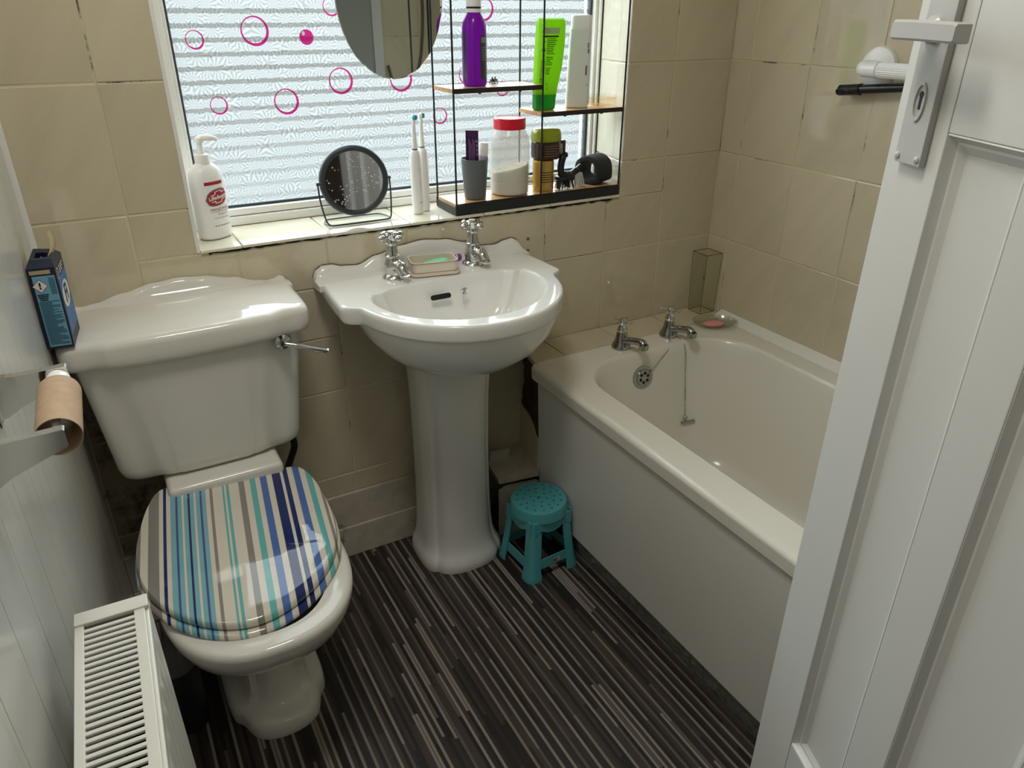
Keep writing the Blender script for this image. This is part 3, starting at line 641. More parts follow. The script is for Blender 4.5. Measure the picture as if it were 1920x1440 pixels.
for u in (-.075, .075): MB().tube([SL(u-.02, .006, .437), SL(u+.02, .006, .437)], .008, 12).b2(-.007, .007, -.007, .007, .42, .437, 0, fn=lambda a, b, c: SL(u+a, .006+b, c)).build('seat_hinge', CHROME, wc)
# flexible water hose behind
o = MB().tube(spline([(.40, -.035, .515), (.412, -.045, .49), (.424, -.05, .455), (.428, -.05, .42), (.412, -.045, .375), (.395, -.04, .32), (.39, -.035, .22), (.39, -.03, .12)], 6), .0085, 12).build('braided_hose', pm('dark_braided_hose', '1d1714', .45, var=.6, vscale=300), wc)
# ------------------------------------------------------------------ toilet brush pot in the gap between radiator and pan
tb = thing('brush_pot', 'dark toilet brush pot with a clear grey cover standing between radiator and toilet', 'brush pot', (.064, -.372, 0))
MB().lathe([(0, 0), (.038, 0), (.041, .01), (.040, .16), (.036, .17), (0, .17)], (.064, -.372, 0), n=28).build('pot', pm('dark_grey_plastic', '1b1d20', .4), tb)
MB().lathe([(.040, .17), (.036, .195), (.026, .22), (.012, .235), (.008, .25), (.008, .36), (0, .362)], (.064, -.372, 0), n=28).build('cover', pm('smoky_clear_plastic', '6f716d', .15, trans=.3), tb)
# ------------------------------------------------------------------ stool
TEAL = pm('turquoise_plastic', '55a9ae', .38)
stl = thing('plastic_stool', 'small turquoise plastic step stool with a pierced round top beside the bath', 'stool', (1.003, -.281, 0))
sc_ = (1.003, -.281); th0 = math.radians(4)
def SQ(x, y, z): return (sc_[0]+x*math.cos(th0)-y*math.sin(th0), sc_[1]+x*math.sin(th0)+y*math.cos(th0), z*1.04)
# pierced top: disc with real holes
bm = bmesh.new(); HR = .0765
holes = [(0, 0, .0055)] + [(r*math.cos(2*PI*i/n+o_), r*math.sin(2*PI*i/n+o_), .0033) for r, n, o_ in ((.022, 6, .3), (.042, 12, .1), (.060, 16, 0)) for i in range(n)]
cu = bpy.data.curves.new('stool_top', 'CURVE'); cu.dimensions = '2D'; cu.fill_mode = 'BOTH'; cu.extrude = .0025
def circ(cx, cy, r, n):
    s_ = cu.splines.new('POLY'); s_.points.add(n-1); s_.use_cyclic_u = True
    for i in range(n): s_.points[i].co = (cx+r*math.cos(2*PI*i/n), cy+r*math.sin(2*PI*i/n), 0, 1)
circ(0, 0, HR-.004, 64)
for h in holes: circ(*h, 10)
co_ = bpy.data.objects.new('stool_top', cu); COL.objects.link(co_)
me_ = bpy.data.meshes.new_from_object(co_.evaluated_get(bpy.context.evaluated_depsgraph_get()))
tp = MB(); tp.add([SQ(v.co.x, v.co.y, v.co.z+.1995) for v in me_.vertices], [tuple(p.vertices) for p in me_.polygons])
bpy.data.objects.remove(co_); bpy.data.meshes.remove(me_); bpy.data.curves.remove(cu)
sr = []
for r, z in ((HR-.0045, .202), (HR-.002, .2012), (HR, .198), (HR+.001, .19), (HR+.003, .176), (HR+.003, .172), (HR+.0005, .172), (HR-.001, .185), (HR-.004, .197)):
    sr.append([SQ(r*math.cos(2*PI*i/64), r*math.sin(2*PI*i/64), z) for i in range(64)])
tp.loft(sr, False, False).build('seat', TEAL, stl, angle=35)
for q in range(4):
    a = PI/4+q*PI/2
    def LG(rad, tan, z): return SQ(rad*math.cos(a)-tan*math.sin(a), rad*math.sin(a)+tan*math.cos(a), z)
    rings = []
    for z, ro, w in ((.186, .0745, .017), (.170, .0825, .020), (.15, .086, .0215), (.10, .092, .0225), (.05, .1005, .024), (.022, .1055, .025), (.018, .108, .0275), (.006, .110, .028), (0, .1105, .0285)):
        # V-shaped corner leg, thin-walled
        rings.append([LG(ro-w*.72, -w, z), LG(ro-w*.25, -w*.62, z), LG(ro, -w*.22, z), LG(ro, w*.22, z), LG(ro-w*.25, w*.62, z), LG(ro-w*.72, w, z), LG(ro-w*.72-.003, w-.003, z), LG(ro-.006, 0, z), LG(ro-w*.72-.003, -w+.003, z)])
    MB().loft(rings).build('leg', TEAL, stl, angle=30)
for q in range(4):
    a = q*PI/2
    def SD(t, d, z): return SQ(d*math.cos(a)-t*math.sin(a), d*math.sin(a)+t*math.cos(a), z)
    m = MB()
    ap = [(-.058, .176), (-.060, .140), (-.047, .146), (-.036, .149), (-.02, .139), (0, .136), (.02, .139), (.036, .149), (.047, .146), (.060, .140), (.058, .176)]
    m.prism([(u, v) for u, v in ap], -.0015, .0015, lambda u, v, w: SD(u, .066+(.16-v)*.06+w, v)).build('apron', TEAL, stl)
    MB().prism([(-.064, .030), (.064, .030), (.062, .058), (-.062, .058)], -.0015, .0015, lambda u, v, w: SD(u, .0705+(.06-v)*.07+w, v)).build('stretcher', TEAL, stl)
lb = MB(); a = -PI/2
lb.prism([(-.004, .037), (.022, .037), (.022, .052), (-.004, .052)], 0, .0004, lambda u, v, w: SQ((.0745+(.06-v)*.07)*math.cos(a)-u*math.sin(a), (.0745+(.06-v)*.07+w)*math.sin(a)+u*math.cos(a), v)).build('paper_label', pm('paper_label', '9fb39a', .6), stl)
lb = MB()
for i in range(5): rect_geo(lb, -.002+.0026*i, -.002+.0026*i+.0015, .040, .048, lambda u, v: SQ((.0755+(.06-v)*.07)*math.cos(a)-u*math.sin(a), (.0755+(.06-v)*.07)*math.sin(a)+u*math.cos(a), v))
lb.build('label_print', BLACK, stl)
# ------------------------------------------------------------------ door (open, hinged at the near right)
DA = math.radians(21.1); dE = Vector((.863, -1.180)); dd = Vector((-math.sin(DA), -math.cos(DA))); dn = Vector((-math.cos(DA), math.sin(DA)))
def DR(a, b, z): return (dE.x+dd.x*a+dn.x*b, dE.y+dd.y*a+dn.y*b, z)
door = struct_root('door_1')
DWd = .625; STW = .082; PZ0, PZ1 = .447, 1.291
pan_x = [(.082, .187), (.245, .350), (.408, .513), ]
sw = DWd
stiles = [(0, .082), (.187, .245), (.380, .438), (.543, DWd)]
pan_x = [(.082, .187), (.245, .380), (.438, .543)]
pl = PAINT
MB().b2(0, .082, -.036, 0, .008, 1.985, .0018, fn=DR).build('stile', pl, door)
MB().b2(.543, DWd, -.036, 0, .008, 1.985, .0018, fn=DR).build('stile', pl, door)
for a0, a1 in ((.187, .245), (.380, .438)): MB().b2(a0, a1, -.036, 0, PZ0, PZ1, .0018, fn=DR).build('muntin', pl, door)
for z0, z1 in ((.008, PZ0), (PZ1, 1.56), (1.87, 1.985)): MB().b2(.082, .543, -.036, -.0003, z0, z1, .0018, fn=DR).build('rail', pl, door)
def molding(mb, a0, a1, z0, z1, w=.019, d=.014):
    prof = [(0, -.0015), (.0015, -.0005), (.004, -.005), (.007, -.0085), (.0095, -.0088), (.012, -.0105), (w-.003, -d+.0015), (w, -d)]
    rings = [[DR(a0+o_, b, z0+o_), DR(a1-o_, b, z0+o_), DR(a1-o_, b, z1-o_), DR(a0+o_, b, z1-o_)] for o_, b in prof]
    vs = [rings[i] for i in range(len(rings))]
    mb.loft([[DR(a0, -.03, z0), DR(a1, -.03, z0), DR(a1, -.03, z1), DR(a0, -.03, z1)]]+rings, False, False)
for a0, a1 in pan_x:
    m = MB(); molding(m, a0, a1, PZ0, PZ1); m.build('panel_moulding', pl, door, angle=20)
    MB().b2(a0, a1, -.026, -.013, PZ0, PZ1, fn=DR).build('door_panel', pl, door)
m = MB(); molding(m, .082, .543, 1.56, 1.87); m.build('panel_moulding', pl, door, angle=20)
MB().b2(.082, .543, -.026, -.013, 1.56, 1.87, fn=DR).build('door_panel', pl, door)
HPT = pm('painted_over_handle', 'bcbbb7', .3)
MB().b2(.0225, .063, 0, .0075, 1.256, 1.46, .0012, fn=DR).build('handle_plate', HPT, door)
for a0 in (.0275, .058):
    MB().lathe([(0, 0), (.0036, 0), (.0034, .0014), (.0015, .0022), (0, .0022)], DR(a0, .0072, 1.2625), (dn.x, dn.y, 0), 14).build('screw', HPT, door)
em = MB(); ring = []
for r, b in ((1.0, .0078), (.93, .0092), (.84, .0092), (.78, .0075)): ring.append([DR(.043+.0085*r*math.cos(2*PI*i/32), b, 1.314+.0185*r*math.sin(2*PI*i/32)) for i in range(32)])
em.loft(ring, False, False).build('escutcheon', HPT, door)
kh = MB(); kp = [(.0031*math.cos(t), .0045+.0031*math.sin(t)) for t in [-.9+ (2*PI-1.35)*i/16 for i in range(17)]] + [(-.0016, -.009), (.0016, -.009)]
kh.prism(kp, .0073, .0079, lambda u, v, w: DR(.043-u, w, 1.3165+v)).build('keyhole', BLACK, door)
hm = MB().lathe([(0, 0), (.0125, 0), (.0122, .004), (.0085, .0075), (.0078, .030), (0, .030)], DR(.040, .0072, 1.377), (dn.x, dn.y, 0), 20)
lev = [[DR(a, b, z) for b, z in [(.026, zc-hh), (.040, zc-hh), (.0415, zc-hh+.002), (.0415, zc+hh-.002), (.040, zc+hh), (.026, zc+hh)]] for a, zc, hh in ((.024, 1.377, .007), (.026, 1.377, .0085), (.05, 1.377, .0085), (.085, 1.3765, .0083), (.111, 1.376, .0082), (.113, 1.376, .007))]
hm.loft(lev).build('door_handle', HPT, door, angle=30)
MB().b2(.0, .0, 0, 0, 0, 0) if False else None
# ------------------------------------------------------------------ radiator on the left wall
RW = pm('white_radiator_enamel', 'd9d7cc', .3)
rs0 = .885; rs1 = 1.60; rz0, rz1 = .17, .770; rv0, rv1 = .028, .103
rad = thing('radiator', 'white panel radiator with a slotted top grille in the near left corner', 'radiator', LW(1.2, .06, 0))
m = MB()
prof = []
nfl = int((rs1-.03-(rs0+.03))/.036)
for i in range(nfl*6+1):
    t = i/6; fr = t-math.floor(t); o_ = .0 if fr < .3 or fr > .95 else .006*math.sin(PI*min(1, (fr-.3)/.65))
    prof.append((rs0+.03+(rs1-rs0-.06)*i/(nfl*6), rv1+.002+o_*.45))
top = [LW(s_, v_, rz1-.03) for s_, v_ in prof]; bot = [LW(s_, v_, rz0+.03) for s_, v_ in prof]
t1 = [LW(s_, rv1+.002, rz1-.018) for s_, v_ in prof]; b1 = [LW(s_, rv1+.002, rz0+.015) for s_, v_ in prof]
m.loft([b1, bot, top, t1], False, False, closed=False)
m.b2(rs0+.004, rs0+.03, rv1-.006, rv1+.002, rz0+.004, rz1-.006, .002, fn=LW).b2(rs1-.03, rs1-.004, rv1-.006, rv1+.002, rz0+.004, rz1-.006, .002, fn=LW).b2(rs0+.004, rs1-.004, rv1-.004, rv1+.002, rz1-.019, rz1-.004, .002, fn=LW).b2(rs0+.004, rs1-.004, rv1-.004, rv1+.002, rz0+.004, rz0+.016, .002, fn=LW)
m.build('front_panel', RW, rad, angle=50)
MB().b2(rs0+.006, rs1-.006, rv0+.004, rv0+.009, rz0+.004, rz1-.012, .002, fn=LW).build('back_panel', RW, rad)
m = MB(); zz = []
k_ = 0; s_ = rs0+.03
while s_ < rs1-.03: zz.append((s_, rv1-.012 if k_ % 2 else rv0+.03)); s_ += .012; k_ += 1
m.loft([[LW(a, b, rz0+.06) for a, b in zz], [LW(a, b, rz1-.06) for a, b in zz]], False, False, closed=False).build('convector_fins', pm('radiator_inside', '3a3a3c', .6), rad)
# end caps: folded cover at the far end, side plate
MB().b2(rs0, rs0+.022, rv0, rv1+.002, rz1-.004, rz1+.0025, .0015, fn=LW).b2(rs0-.001, rs0+.001, rv0+.004, rv1-.002, rz0+.01, rz1+.001, fn=LW).build('end_cover', RW, rad)
MB().b2(rs1-.022, rs1, rv0, rv1+.002, rz1-.004, rz1+.0025, .0015, fn=LW).b2(rs1-.001, rs1+.001, rv0+.004, rv1-.002, rz0+.01, rz1+.001, fn=LW).build('end_cover', RW, rad)
MB().b2(rs0+.006, rs1-.006, rv0, rv0+.010, rz1-.004, rz1, .0015, fn=LW).b2(rs0+.006, rs1-.006, rv1-.014, rv1-.002, rz1-.004, rz1, .0015, fn=LW).build('grille_rail', RW, rad)
pitch = .0093; base = MB().b2(0, .0050, rv0+.008, rv1-.012, rz1-.0042, rz1-.0004, .0012, 2, fn=LW).build('grille_bar', RW, rad)
s_ = rs0+.0285; k_ = 0
while s_ < rs1-.03:
    o = base if k_ == 0 else base.copy()
    if k_: COL.objects.link(o); o.parent = rad
    o.location = (wdx*s_, wdy*s_, 0); s_ += pitch; k_ += 1
# ------------------------------------------------------------------ toilet roll holder with an empty tube
TC0 = Vector((.044, -.785, 1.012)); TC1 = Vector((.047, -.900, 1.004))      # tube axis ends (far, near)
th = thing('toilet_roll_holder', 'chrome two-armed toilet roll holder on the left wall', 'toilet roll holder', LW(.85, .0, 1.02))
def arm(s_):
    P = [(.0, 1.034), (.012, 1.027), (.03, 1.0255), (.06, 1.0265), (.078, 1.0275), (.0795, 1.026), (.0795, 1.010), (.078, 1.008), (.055, .999), (.028, .988), (.012, .978), (0, .975)]
    return MB().prism(P, s_-.0055, s_+.0055, lambda u, v, w: LW(w, u, v))
arm(.765).build('arm', CHROME, th, angle=30); arm(.925).build('arm', CHROME, th, angle=30)
for s_ in (.765, .925): MB().b2(s_-.016, s_+.016, 0, .004, .970, 1.04, .0015, fn=LW).build('wall_plate', CHROME, th)
MB().tube([LW(.770, .069, 1.014), LW(.778, .069, 1.013), LW(.84, .068, 1.012), LW(.86, .068, 1.012), LW(.920, .069, 1.012)], [.012, .0135, .0125, .004, .004], 20).build('roller', WHITEP, th)
ct = MB(); ax = (TC1-TC0); L = ax.length; axn = ax.normalized(); cc = Vector(LW(.845, .069, 1.0055))
axn = Vector((wdx, wdy, -.05)).normalized(); L = .100
rr = [(.0212, -L/2), (.0218, -L/2), (.0218, L/2), (.0212, L/2)]
def tube_shell(mb, c, a, ro, ri, L, n=40):
    mb.lathe([(ri, -L/2), (ro, -L/2), (ro, L/2), (ri, L/2)], c, a, n)
n_ = 40; e1 = Vector((0, 0, 1)); e1 = (e1-axn*e1.dot(axn)).normalized(); e2 = axn.cross(e1)
rings = [[tuple(cc+axn*z+e1*r*math.cos(2*PI*i/n_)+e2*r*math.sin(2*PI*i/n_)) for i in range(n_)] for r, z in rr]
o = ct.loft(rings+[rings[0]], False, False).build('cardboard_tube', pm('grey_brown_card', 'b79c7e', .8, var=.1, vscale=80), loc=tuple(cc), angle=50)
tag(o, 'empty brown cardboard toilet roll tube hanging on the chrome holder', 'cardboard tube')
# ------------------------------------------------------------------ detergent carton on the cistern lid
BN = pm('dark_navy_carton', '141c38', .4); BLUE = pm('mid_blue_print', '1f6fb4', .4); PALE = pm('pale_blue_print', '6fa9c4', .45); CARD = pm('bare_carton_board', 'b8a37e', .8); WPRINT = pm('white_print', 'e8e6e0', .5)
bx = thing('detergent_carton', 'torn-open blue detergent carton leaning in the corner on the cistern lid', 'carton', (.022, -.16, .838))
by = math.radians(-7); bc = Vector((.0215, -.162, .8385)); BWd, BDp, BHt = .044, .094, .150
def BX_(u, v, w):   # u across front, v depth, w height, slight lean
    x = u; y = v; X = x*math.cos(by)-y*math.sin(by); Y = x*math.sin(by)+y*math.cos(by); return (bc.x+X+w*.02, bc.y+Y, bc.z+w)
bm_ = MB()
hx, hy = BWd/2, BDp/2
bm_.loft([[BX_(-hx, -hy, 0), BX_(hx, -hy, 0), BX_(hx, hy, 0), BX_(-hx, hy, 0)], [BX_(-hx, -hy, BHt), BX_(hx, -hy, BHt), BX_(hx, hy, BHt), BX_(-hx, hy, BHt)]], True, False)
bm_.loft([[BX_(-hx, -hy, BHt), BX_(hx, -hy, BHt), BX_(hx, hy, BHt), BX_(-hx, hy, BHt)], [BX_(-hx+.006, -hy+.014, BHt+.012), BX_(hx-.004, -hy+.016, BHt+.011), BX_(hx-.008, hy-.02, BHt+.013), BX_(-hx+.004, hy-.012, BHt+.014)], [BX_(-hx+.012, -hy+.03, BHt+.010), BX_(hx-.012, -hy+.034, BHt+.010), BX_(hx-.014, hy-.035, BHt+.011), BX_(-hx+.010, hy-.03, BHt+.011)], [BX_(-hx+.012, -hy+.03, BHt-.05), BX_(hx-.012, -hy+.034, BHt-.05), BX_(hx-.014, hy-.035, BHt-.05), BX_(-hx+.010, hy-.03, BHt-.05)]], False, True)
bm_.build('carton', BN, bx, angle=20)
fr_ = lambda u, v: BX_(u, -hy-.0004, v); sd_ = lambda u, v: BX_(hx+.0004, u, v)
m = MB(); rect_geo(m, -hx+.006, hx-.003, .004, .136, fr_); m.build('front_print', PALE, bx)
m = MB(); rect_geo(m, -hx+.004, hx-.008, .139, .146, fr_); m.build('torn_edge', CARD, bx)
f2 = lambda u, v: BX_(u, -hy-.0007, v)
m = MB(); s2 = .0125; cxx, czz = -.0065, .118
poly_geo(m, [(cxx+s2, czz), (cxx, czz+s2), (cxx-s2, czz), (cxx, czz-s2)], f2); m.build('hazard_border', pm('hazard_red', 'b02a2a', .5), bx)
f3 = lambda u, v: BX_(u, -hy-.0010, v); f4 = lambda u, v: BX_(u, -hy-.0013, v)
m = MB(); s2 = .0112; poly_geo(m, [(cxx+s2, czz), (cxx, czz+s2), (cxx-s2, czz), (cxx, czz-s2)], f3); m.build('hazard_sign', WPRINT, bx)
m = MB(); text_geo(m, '!', .016, lambda u, v: f4(cxx+u, czz+v), bold=.0006)
for i in range(4): rect_geo(m, -.0145+.001*i, .0035-.001*i, .1015-.0032*i, .1032-.0032*i, f3)
m.build('hazard_text', BLACK, bx)
m = MB(); rnd = random.Random(3)
for i in range(32):
    z = .089-.0026*i
    if z > .006: rect_geo(m, -hx+.008, hx-.005-rnd.choice((0, 0, 0, .004, .012)), z, z+.0011, f3)
for i in range(12): rect_geo(m, .008, hx-.0045, .131-.0026*i, .132-.0026*i, f3)
m.build('small_print', pm('dark_teal_ink', '2f5668', .5), bx, kind='stuff')
m = MB(); rect_geo(m, -hy+.006, hy-.004, .02, .125, sd_); m.build('side_print', BLUE, bx)
s2_ = lambda u, v: BX_(hx+.0008, u, v); s3_ = lambda u, v: BX_(hx+.0012, u, v)
m = MB(); poly_geo(m, [(-.002+.036*math.cos(2*PI*i/32), .088+.024*math.sin(2*PI*i/32)) for i in range(32)], s2_); m.build('logo_plate', WPRINT, bx)
m = MB(); text_geo(m, 'Fi', .045, lambda u, v: s3_(u-.002, v+.088), bold=.0015); m.build('logo_letters', pm('logo_navy', '1b2a66', .5), bx)
m = MB(); rr_ = [[s2_(-.033+r*math.cos(2*PI*i/20), .134+r*1.1*math.sin(2*PI*i/20)) for i in range(20)] for r in (.0095, .0078)]; m.loft(rr_, False, False); text_geo(m, '2', .011, lambda u, v: s2_(u-.033, v+.134))
for i in range(3): rect_geo(m, -.015, .03-.006*i, .139-.005*i, .141-.005*i, s2_)
m.build('side_print_white', WPRINT, bx)
fl = MB(); q_ = []
for t in [i/8 for i in range(9)]:
    wv = .012*(1-t)+.006; du = .006*math.sin(t*3)
    q_.append([BX_(hx-.010+du-.002, hy-.045-wv+.03*t, BHt+.008+.034*t), BX_(hx-.006+du, hy-.045+wv+.03*t, BHt+.008+.034*t+(.004 if t == 1 else 0))])
fl.loft(q_, False, False, closed=False)
o = fl.build('torn_flap', CARD, bx)
o.modifiers.new('thickness', 'SOLIDIFY').thickness = .0008
m = MB(); P_ = [(-.006, .0, 0), (.004, -.004, .004), (.008, .004, 0), (.0, .008, .003), (-.006, .006, .002), (-.002, .002, .007)]
m.add([BX_(a, b-.005, BHt+.002+c) for a, b, c in P_], [(0, 1, 5), (1, 2, 5), (2, 3, 5), (3, 4, 5), (4, 0, 5)]).build('foil', CHROME, bx, angle=5)
# ------------------------------------------------------------------ hand wash bottle on the sill
hw = thing('hand_wash_bottle', 'white pump bottle with a red oval logo in the left corner of the sill', 'bottle', (.352, .094, .926))
hc = (.352, .094, .926); ya = math.radians(28)
def HB(u, v, w): return (hc[0]+u*math.cos(ya)-v*math.sin(ya), hc[1]+u*math.sin(ya)+v*math.cos(ya), hc[2]+w)
HRX, HRY = .0385, .0275
def hbr(k, z, e=2.4): return [HB(*p) for p in egg(0, 0, HRX*k, HRY*k, HRY*k, z, e, 48)]
MB().loft([hbr(.90, 0), hbr(.97, .002), hbr(1, .008), hbr(1.0, .05), hbr(1.0, .118), hbr(.985, .130), hbr(.93, .142), hbr(.82, .151), hbr(.64, .158), hbr(.5, .162, 2), hbr(.48, .1635, 2)]).build('bottle', pm('white_bottle_plastic', 'eeebe8', .3), hw, angle=50)
MB().lathe([(.0, .162), (.0155, .162), (.0158, .166), (.0158, .178), (.0145, .1815), (.009, .183), (.0065, .19), (.0055, .206), (.0065, .2065), (0, .2066)], hc, n=28).build('pump_collar', PVC, hw)
pp = MB().lathe([(0, .205), (.0088, .205), (.0098, .209), (.0092, .2155), (.006, .218), (0, .2185)], hc, n=24)
pp.tube(spline([(hc[0], hc[1], hc[2]+.2135), (hc[0]+.016, hc[1]-.003, hc[2]+.215), (hc[0]+.030, hc[1]-.006, hc[2]+.2135), (hc[0]+.036, hc[1]-.007, hc[2]+.209)], 5), [.0068]*8+[.0055, .0052, .005, .0048, .0046, .0044, .0042, .004], 14)
pp.build('pump_head', PVC, hw)
def wrap(u, v, off=.0006):
    t = u/.036; e = 2.4; c, s_ = math.sin(t), math.cos(t)
    x = HRX*abs(c)**(2/e)*(1 if c >= 0 else -1); y = -HRY*abs(s_)**(2/e)
    l = math.hypot(x, y); return HB(x*(1+off/l), y*(1+off/l), v)
RED = pm('label_red', 'a3202c', .35); DKT = pm('label_grey_text', '5a4a4e', .5)
def disc_wrap(m, cu, cv, ru, rv, off, n=36):
    for i in range(8):
        a0 = -1+i/4; a1 = a0+.25
        h0 = rv*math.sqrt(max(0, 1-a0*a0)); h1 = rv*math.sqrt(max(0, 1-a1*a1)); sk0, sk1 = a0*ru*.18, a1*ru*.18
        m.add([wrap(cu+ru*a0, cv-h0+sk0, off), wrap(cu+ru*a1, cv-h1+sk1, off), wrap(cu+ru*a1, cv+h1+sk1, off), wrap(cu+ru*a0, cv+h0+sk0, off)], [(0, 1, 2, 3)])
m = MB(); disc_wrap(m, .002, .092, .0265, .0185, .0005); m.build('logo_rim', pm('label_silver', '8d8688', .3), hw)
m = MB(); disc_wrap(m, .003, .092, .0245, .0168, .0008)
for i in range(6): rect_geo(m, -.021+.0065*i, -.0145+.0065*i, .1195, .1265, lambda u, v: wrap(u, v))
m.build('logo_red', RED, hw)
m = MB(); w9 = lambda u, v: wrap(u+.003, v+.092+u*.15, .0014)
text_geo(m, 'Lifebuoy', .0112, w9, bold=.0003)
for P_ in ([(-.014, .0065), (-.005, .0075), (-.005, .0125), (.006, .0135), (.006, .009), (.013, .0095)], [(-.014, -.0075), (-.006, -.0068), (-.006, -.0115), (.005, -.0115), (.005, -.0066), (.013, -.006)]):
    for (a, b), (c, d) in zip(P_, P_[1:]):
        if abs(a-c) > 1e-6: m.add([w9(a, b-.0008), w9(c, d-.0008), w9(c, d+.0008), w9(a, b+.0008)], [(0, 1, 2, 3)])
        else: m.add([w9(a-.0008, b), w9(a+.0008, b), w9(a+.0008, d), w9(a-.0008, d)], [(0, 1, 2, 3)])
m.build('logo_letters', WPRINT, hw)
m = MB(); text_geo(m, 'HANDWASH', .0078, lambda u, v: wrap(u+.006, v+.066)); text_geo(m, 'ACTIV SILVER FORMULA', .0030, lambda u, v: wrap(u+.006, v+.0465)); text_geo(m, 'KILLS 99.9% GERMS', .0036, lambda u, v: wrap(u+.006, v+.030)) if False else None
for i in range(7): rect_geo(m, -.012+.0055*i, -.008+.0055*i, .029, .0305, lambda u, v: wrap(u, v))
m.build('label_text', DKT, hw)
m = MB(); text_geo(m, 'Total 10', .0062, lambda u, v: wrap(u+.008, v+.0545))
for i in range(6): rect_geo(m, -.016+.0075*i, -.0085+.0075*i, .0605, .0612, lambda u, v: wrap(u, v))
m.build('label_red_text', RED, hw)
# ------------------------------------------------------------------ round make-up mirror
mm = thing('makeup_mirror', 'round dark-framed make-up mirror on a wire stand, speckled glass, on the sill', 'mirror', (.682, .075, .926))
MDG = pm('dark_grey_frame', '33393c', .42)
mc = Vector((.681, .072, 1.0225)); tl = math.radians(3.5); my = math.radians(-8.5); mn = Vector((math.sin(my)*math.cos(tl), -math.cos(my)*math.cos(tl), math.sin(tl)))
MB().lathe([(.0685, .0), (.0695, .0055), (.073, .0075), (.079, .0065), (.0825, .002), (.0825, -.006), (.079, -.010), (0, -.010), ], tuple(mc), tuple(mn), 72).build('frame', MDG, mm, angle=50)
def speckle_mirror():
    k = N('speckled_mirror_glass'); co = k.coord()
    vo = k.n('ShaderNodeTexVoronoi', {'Vector': co, 'Scale': 150.0}); nz = k.noise(co, 26, 2)
    sp_ = k.math('MULTIPLY', k.math('LESS_THAN', vo.outputs['Distance'], .27), k.math('GREATER_THAN', nz, .5))
    col = k.mix(sp_, (.55, .55, .56, 1), lin('d8d8d8'))
    return k.surf(k.pbsdf(col=col, metal=k.math('SUBTRACT', 1.0, sp_), rough=k.math('MULTIPLY_ADD', sp_, .5, .03)))
MB().lathe([(0, .0012), (.0692, .0012), (.0692, .0004), (0, .0004)], tuple(mc), tuple(mn), 64).build('mirror_glass', speckle_mirror(), mm)
wr = MB().tube(spline([(.681-.0885, .072, 1.026), (.681-.0885, .068, .99), (.681-.083, .058, .945), (.681-.076, .050, .9295), (.681-.06, .047, .9275)], 6)+spline([(.681+.06, .047, .9275), (.681+.076, .050, .9295), (.681+.083, .058, .945), (.681+.0885, .068, .99), (.681+.0885, .072, 1.026)], 6), .0021, 10)
wr.tube(spline([(.681-.076, .050, .9285), (.681-.080, .075, .9275), (.681-.07, .105, .9275), (.681-.05, .112, .9275), (.681+.05, .112, .9275), (.681+.07, .105, .9275), (.681+.080, .075, .9275), (.681+.076, .050, .9285)], 6), .0018, 8)
wr.build('wire_stand', MDG, mm)
for s_ in (-1, 1): MB().tube([(.681+s_*.079, .072, 1.0225), (.681+s_*.092, .072, 1.0225)], .0035, 10).build('pivot', MDG, mm)
# ------------------------------------------------------------------ electric toothbrushes
def toothbrush(label, x, y, ang, headang, blue):
    t = thing('electric_toothbrush', label, 'toothbrush', (x, y, .926), 'electric toothbrushes on the sill')
    c = (x, y, .926)
    MB().lathe([(0, 0), (.0122, 0), (.0135, .003), (.0138, .02), (.0140, .07), (.0138, .12), (.013, .143), (.0105, .152), (.0072, .1555), (0, .156)], c, n=32).build('handle', WHITEP, t, angle=50)
    MB().lathe([(.0074, .1555), (.0076, .1575), (.0072, .159), (0, .159)], c, n=24).build('collar_ring', pm('grey_ring', '6f7578', .4), t)
    b = MB().tube([(x, y, 1.0845), (x, y, 1.10), (x, y, 1.13), (x+.001, y, 1.147), (x+.001, y, 1.156)], [.0072, .0066, .0048, .0042, .0036], 20)
    d = Vector((math.cos(headang), math.sin(headang), 0)); hc_ = Vector((x+.001, y, 1.157))
    b.lathe([(0, -.005), (.004, -.005), (.0062, -.002), (.0066, .002), (0, .002)], tuple(hc_), tuple(d), 20)
    b.build('brush_neck', WHITEP, t)
    bh = MB()
    for i in range(19):
        r_ = 0 if i == 0 else (.0026 if i < 7 else .0048); a = i*2*PI/6 if i < 7 else i*2*PI/12
        e1 = Vector((0, 0, 1)); e2 = d.cross(e1); p0 = hc_+e1*r_*math.cos(a)+e2*r_*math.sin(a)
        bh.tube([tuple(p0+d*.0015), tuple(p0+d*.0085)], [.0011, .001], 6)
    bh.build('bristles', pm('turquoise_bristles' if blue else 'green_bristles', '2cb3c4' if blue else '3f9a8c', .5), t, kind='stuff')
    e = Vector((math.cos(ang), math.sin(ang), 0)); sd = Vector((-math.sin(ang), math.cos(ang), 0))
    g = lambda u, v, r=.01415: tuple(Vector((x, y, .926+v)) + e*r*math.cos(u/r)+sd*r*math.sin(u/r))
    m = MB()
    ro = [g(.0042*math.cos(2*PI*i/20), .108+.0042*math.sin(2*PI*i/20)) for i in range(20)]; ri = [g(.0037*math.cos(2*PI*i/20), .108+.0037*math.sin(2*PI*i/20)) for i in range(20)]
    LG_ = pm('light_grey_print', 'a8acae', .5)
    m.loft([ro, ri], False, False); m.build('button', LG_, t)
    m = MB(); rect_geo(m, -.0008, .0008, .064, .083, g); m.build('indicator', LG_, t)
    m = MB(); rect_geo(m, -.006, .006, .0275, .0295, g, 4); m.build('base_mark', LG_, t)
toothbrush('white electric toothbrush with a round turquoise brush head facing the room', .841, .073, math.radians(-62), math.radians(-62), True)
toothbrush('white electric toothbrush with green bristles turned sideways, nearest the wire shelf', .869, .094, math.radians(-20), math.radians(-8), False)
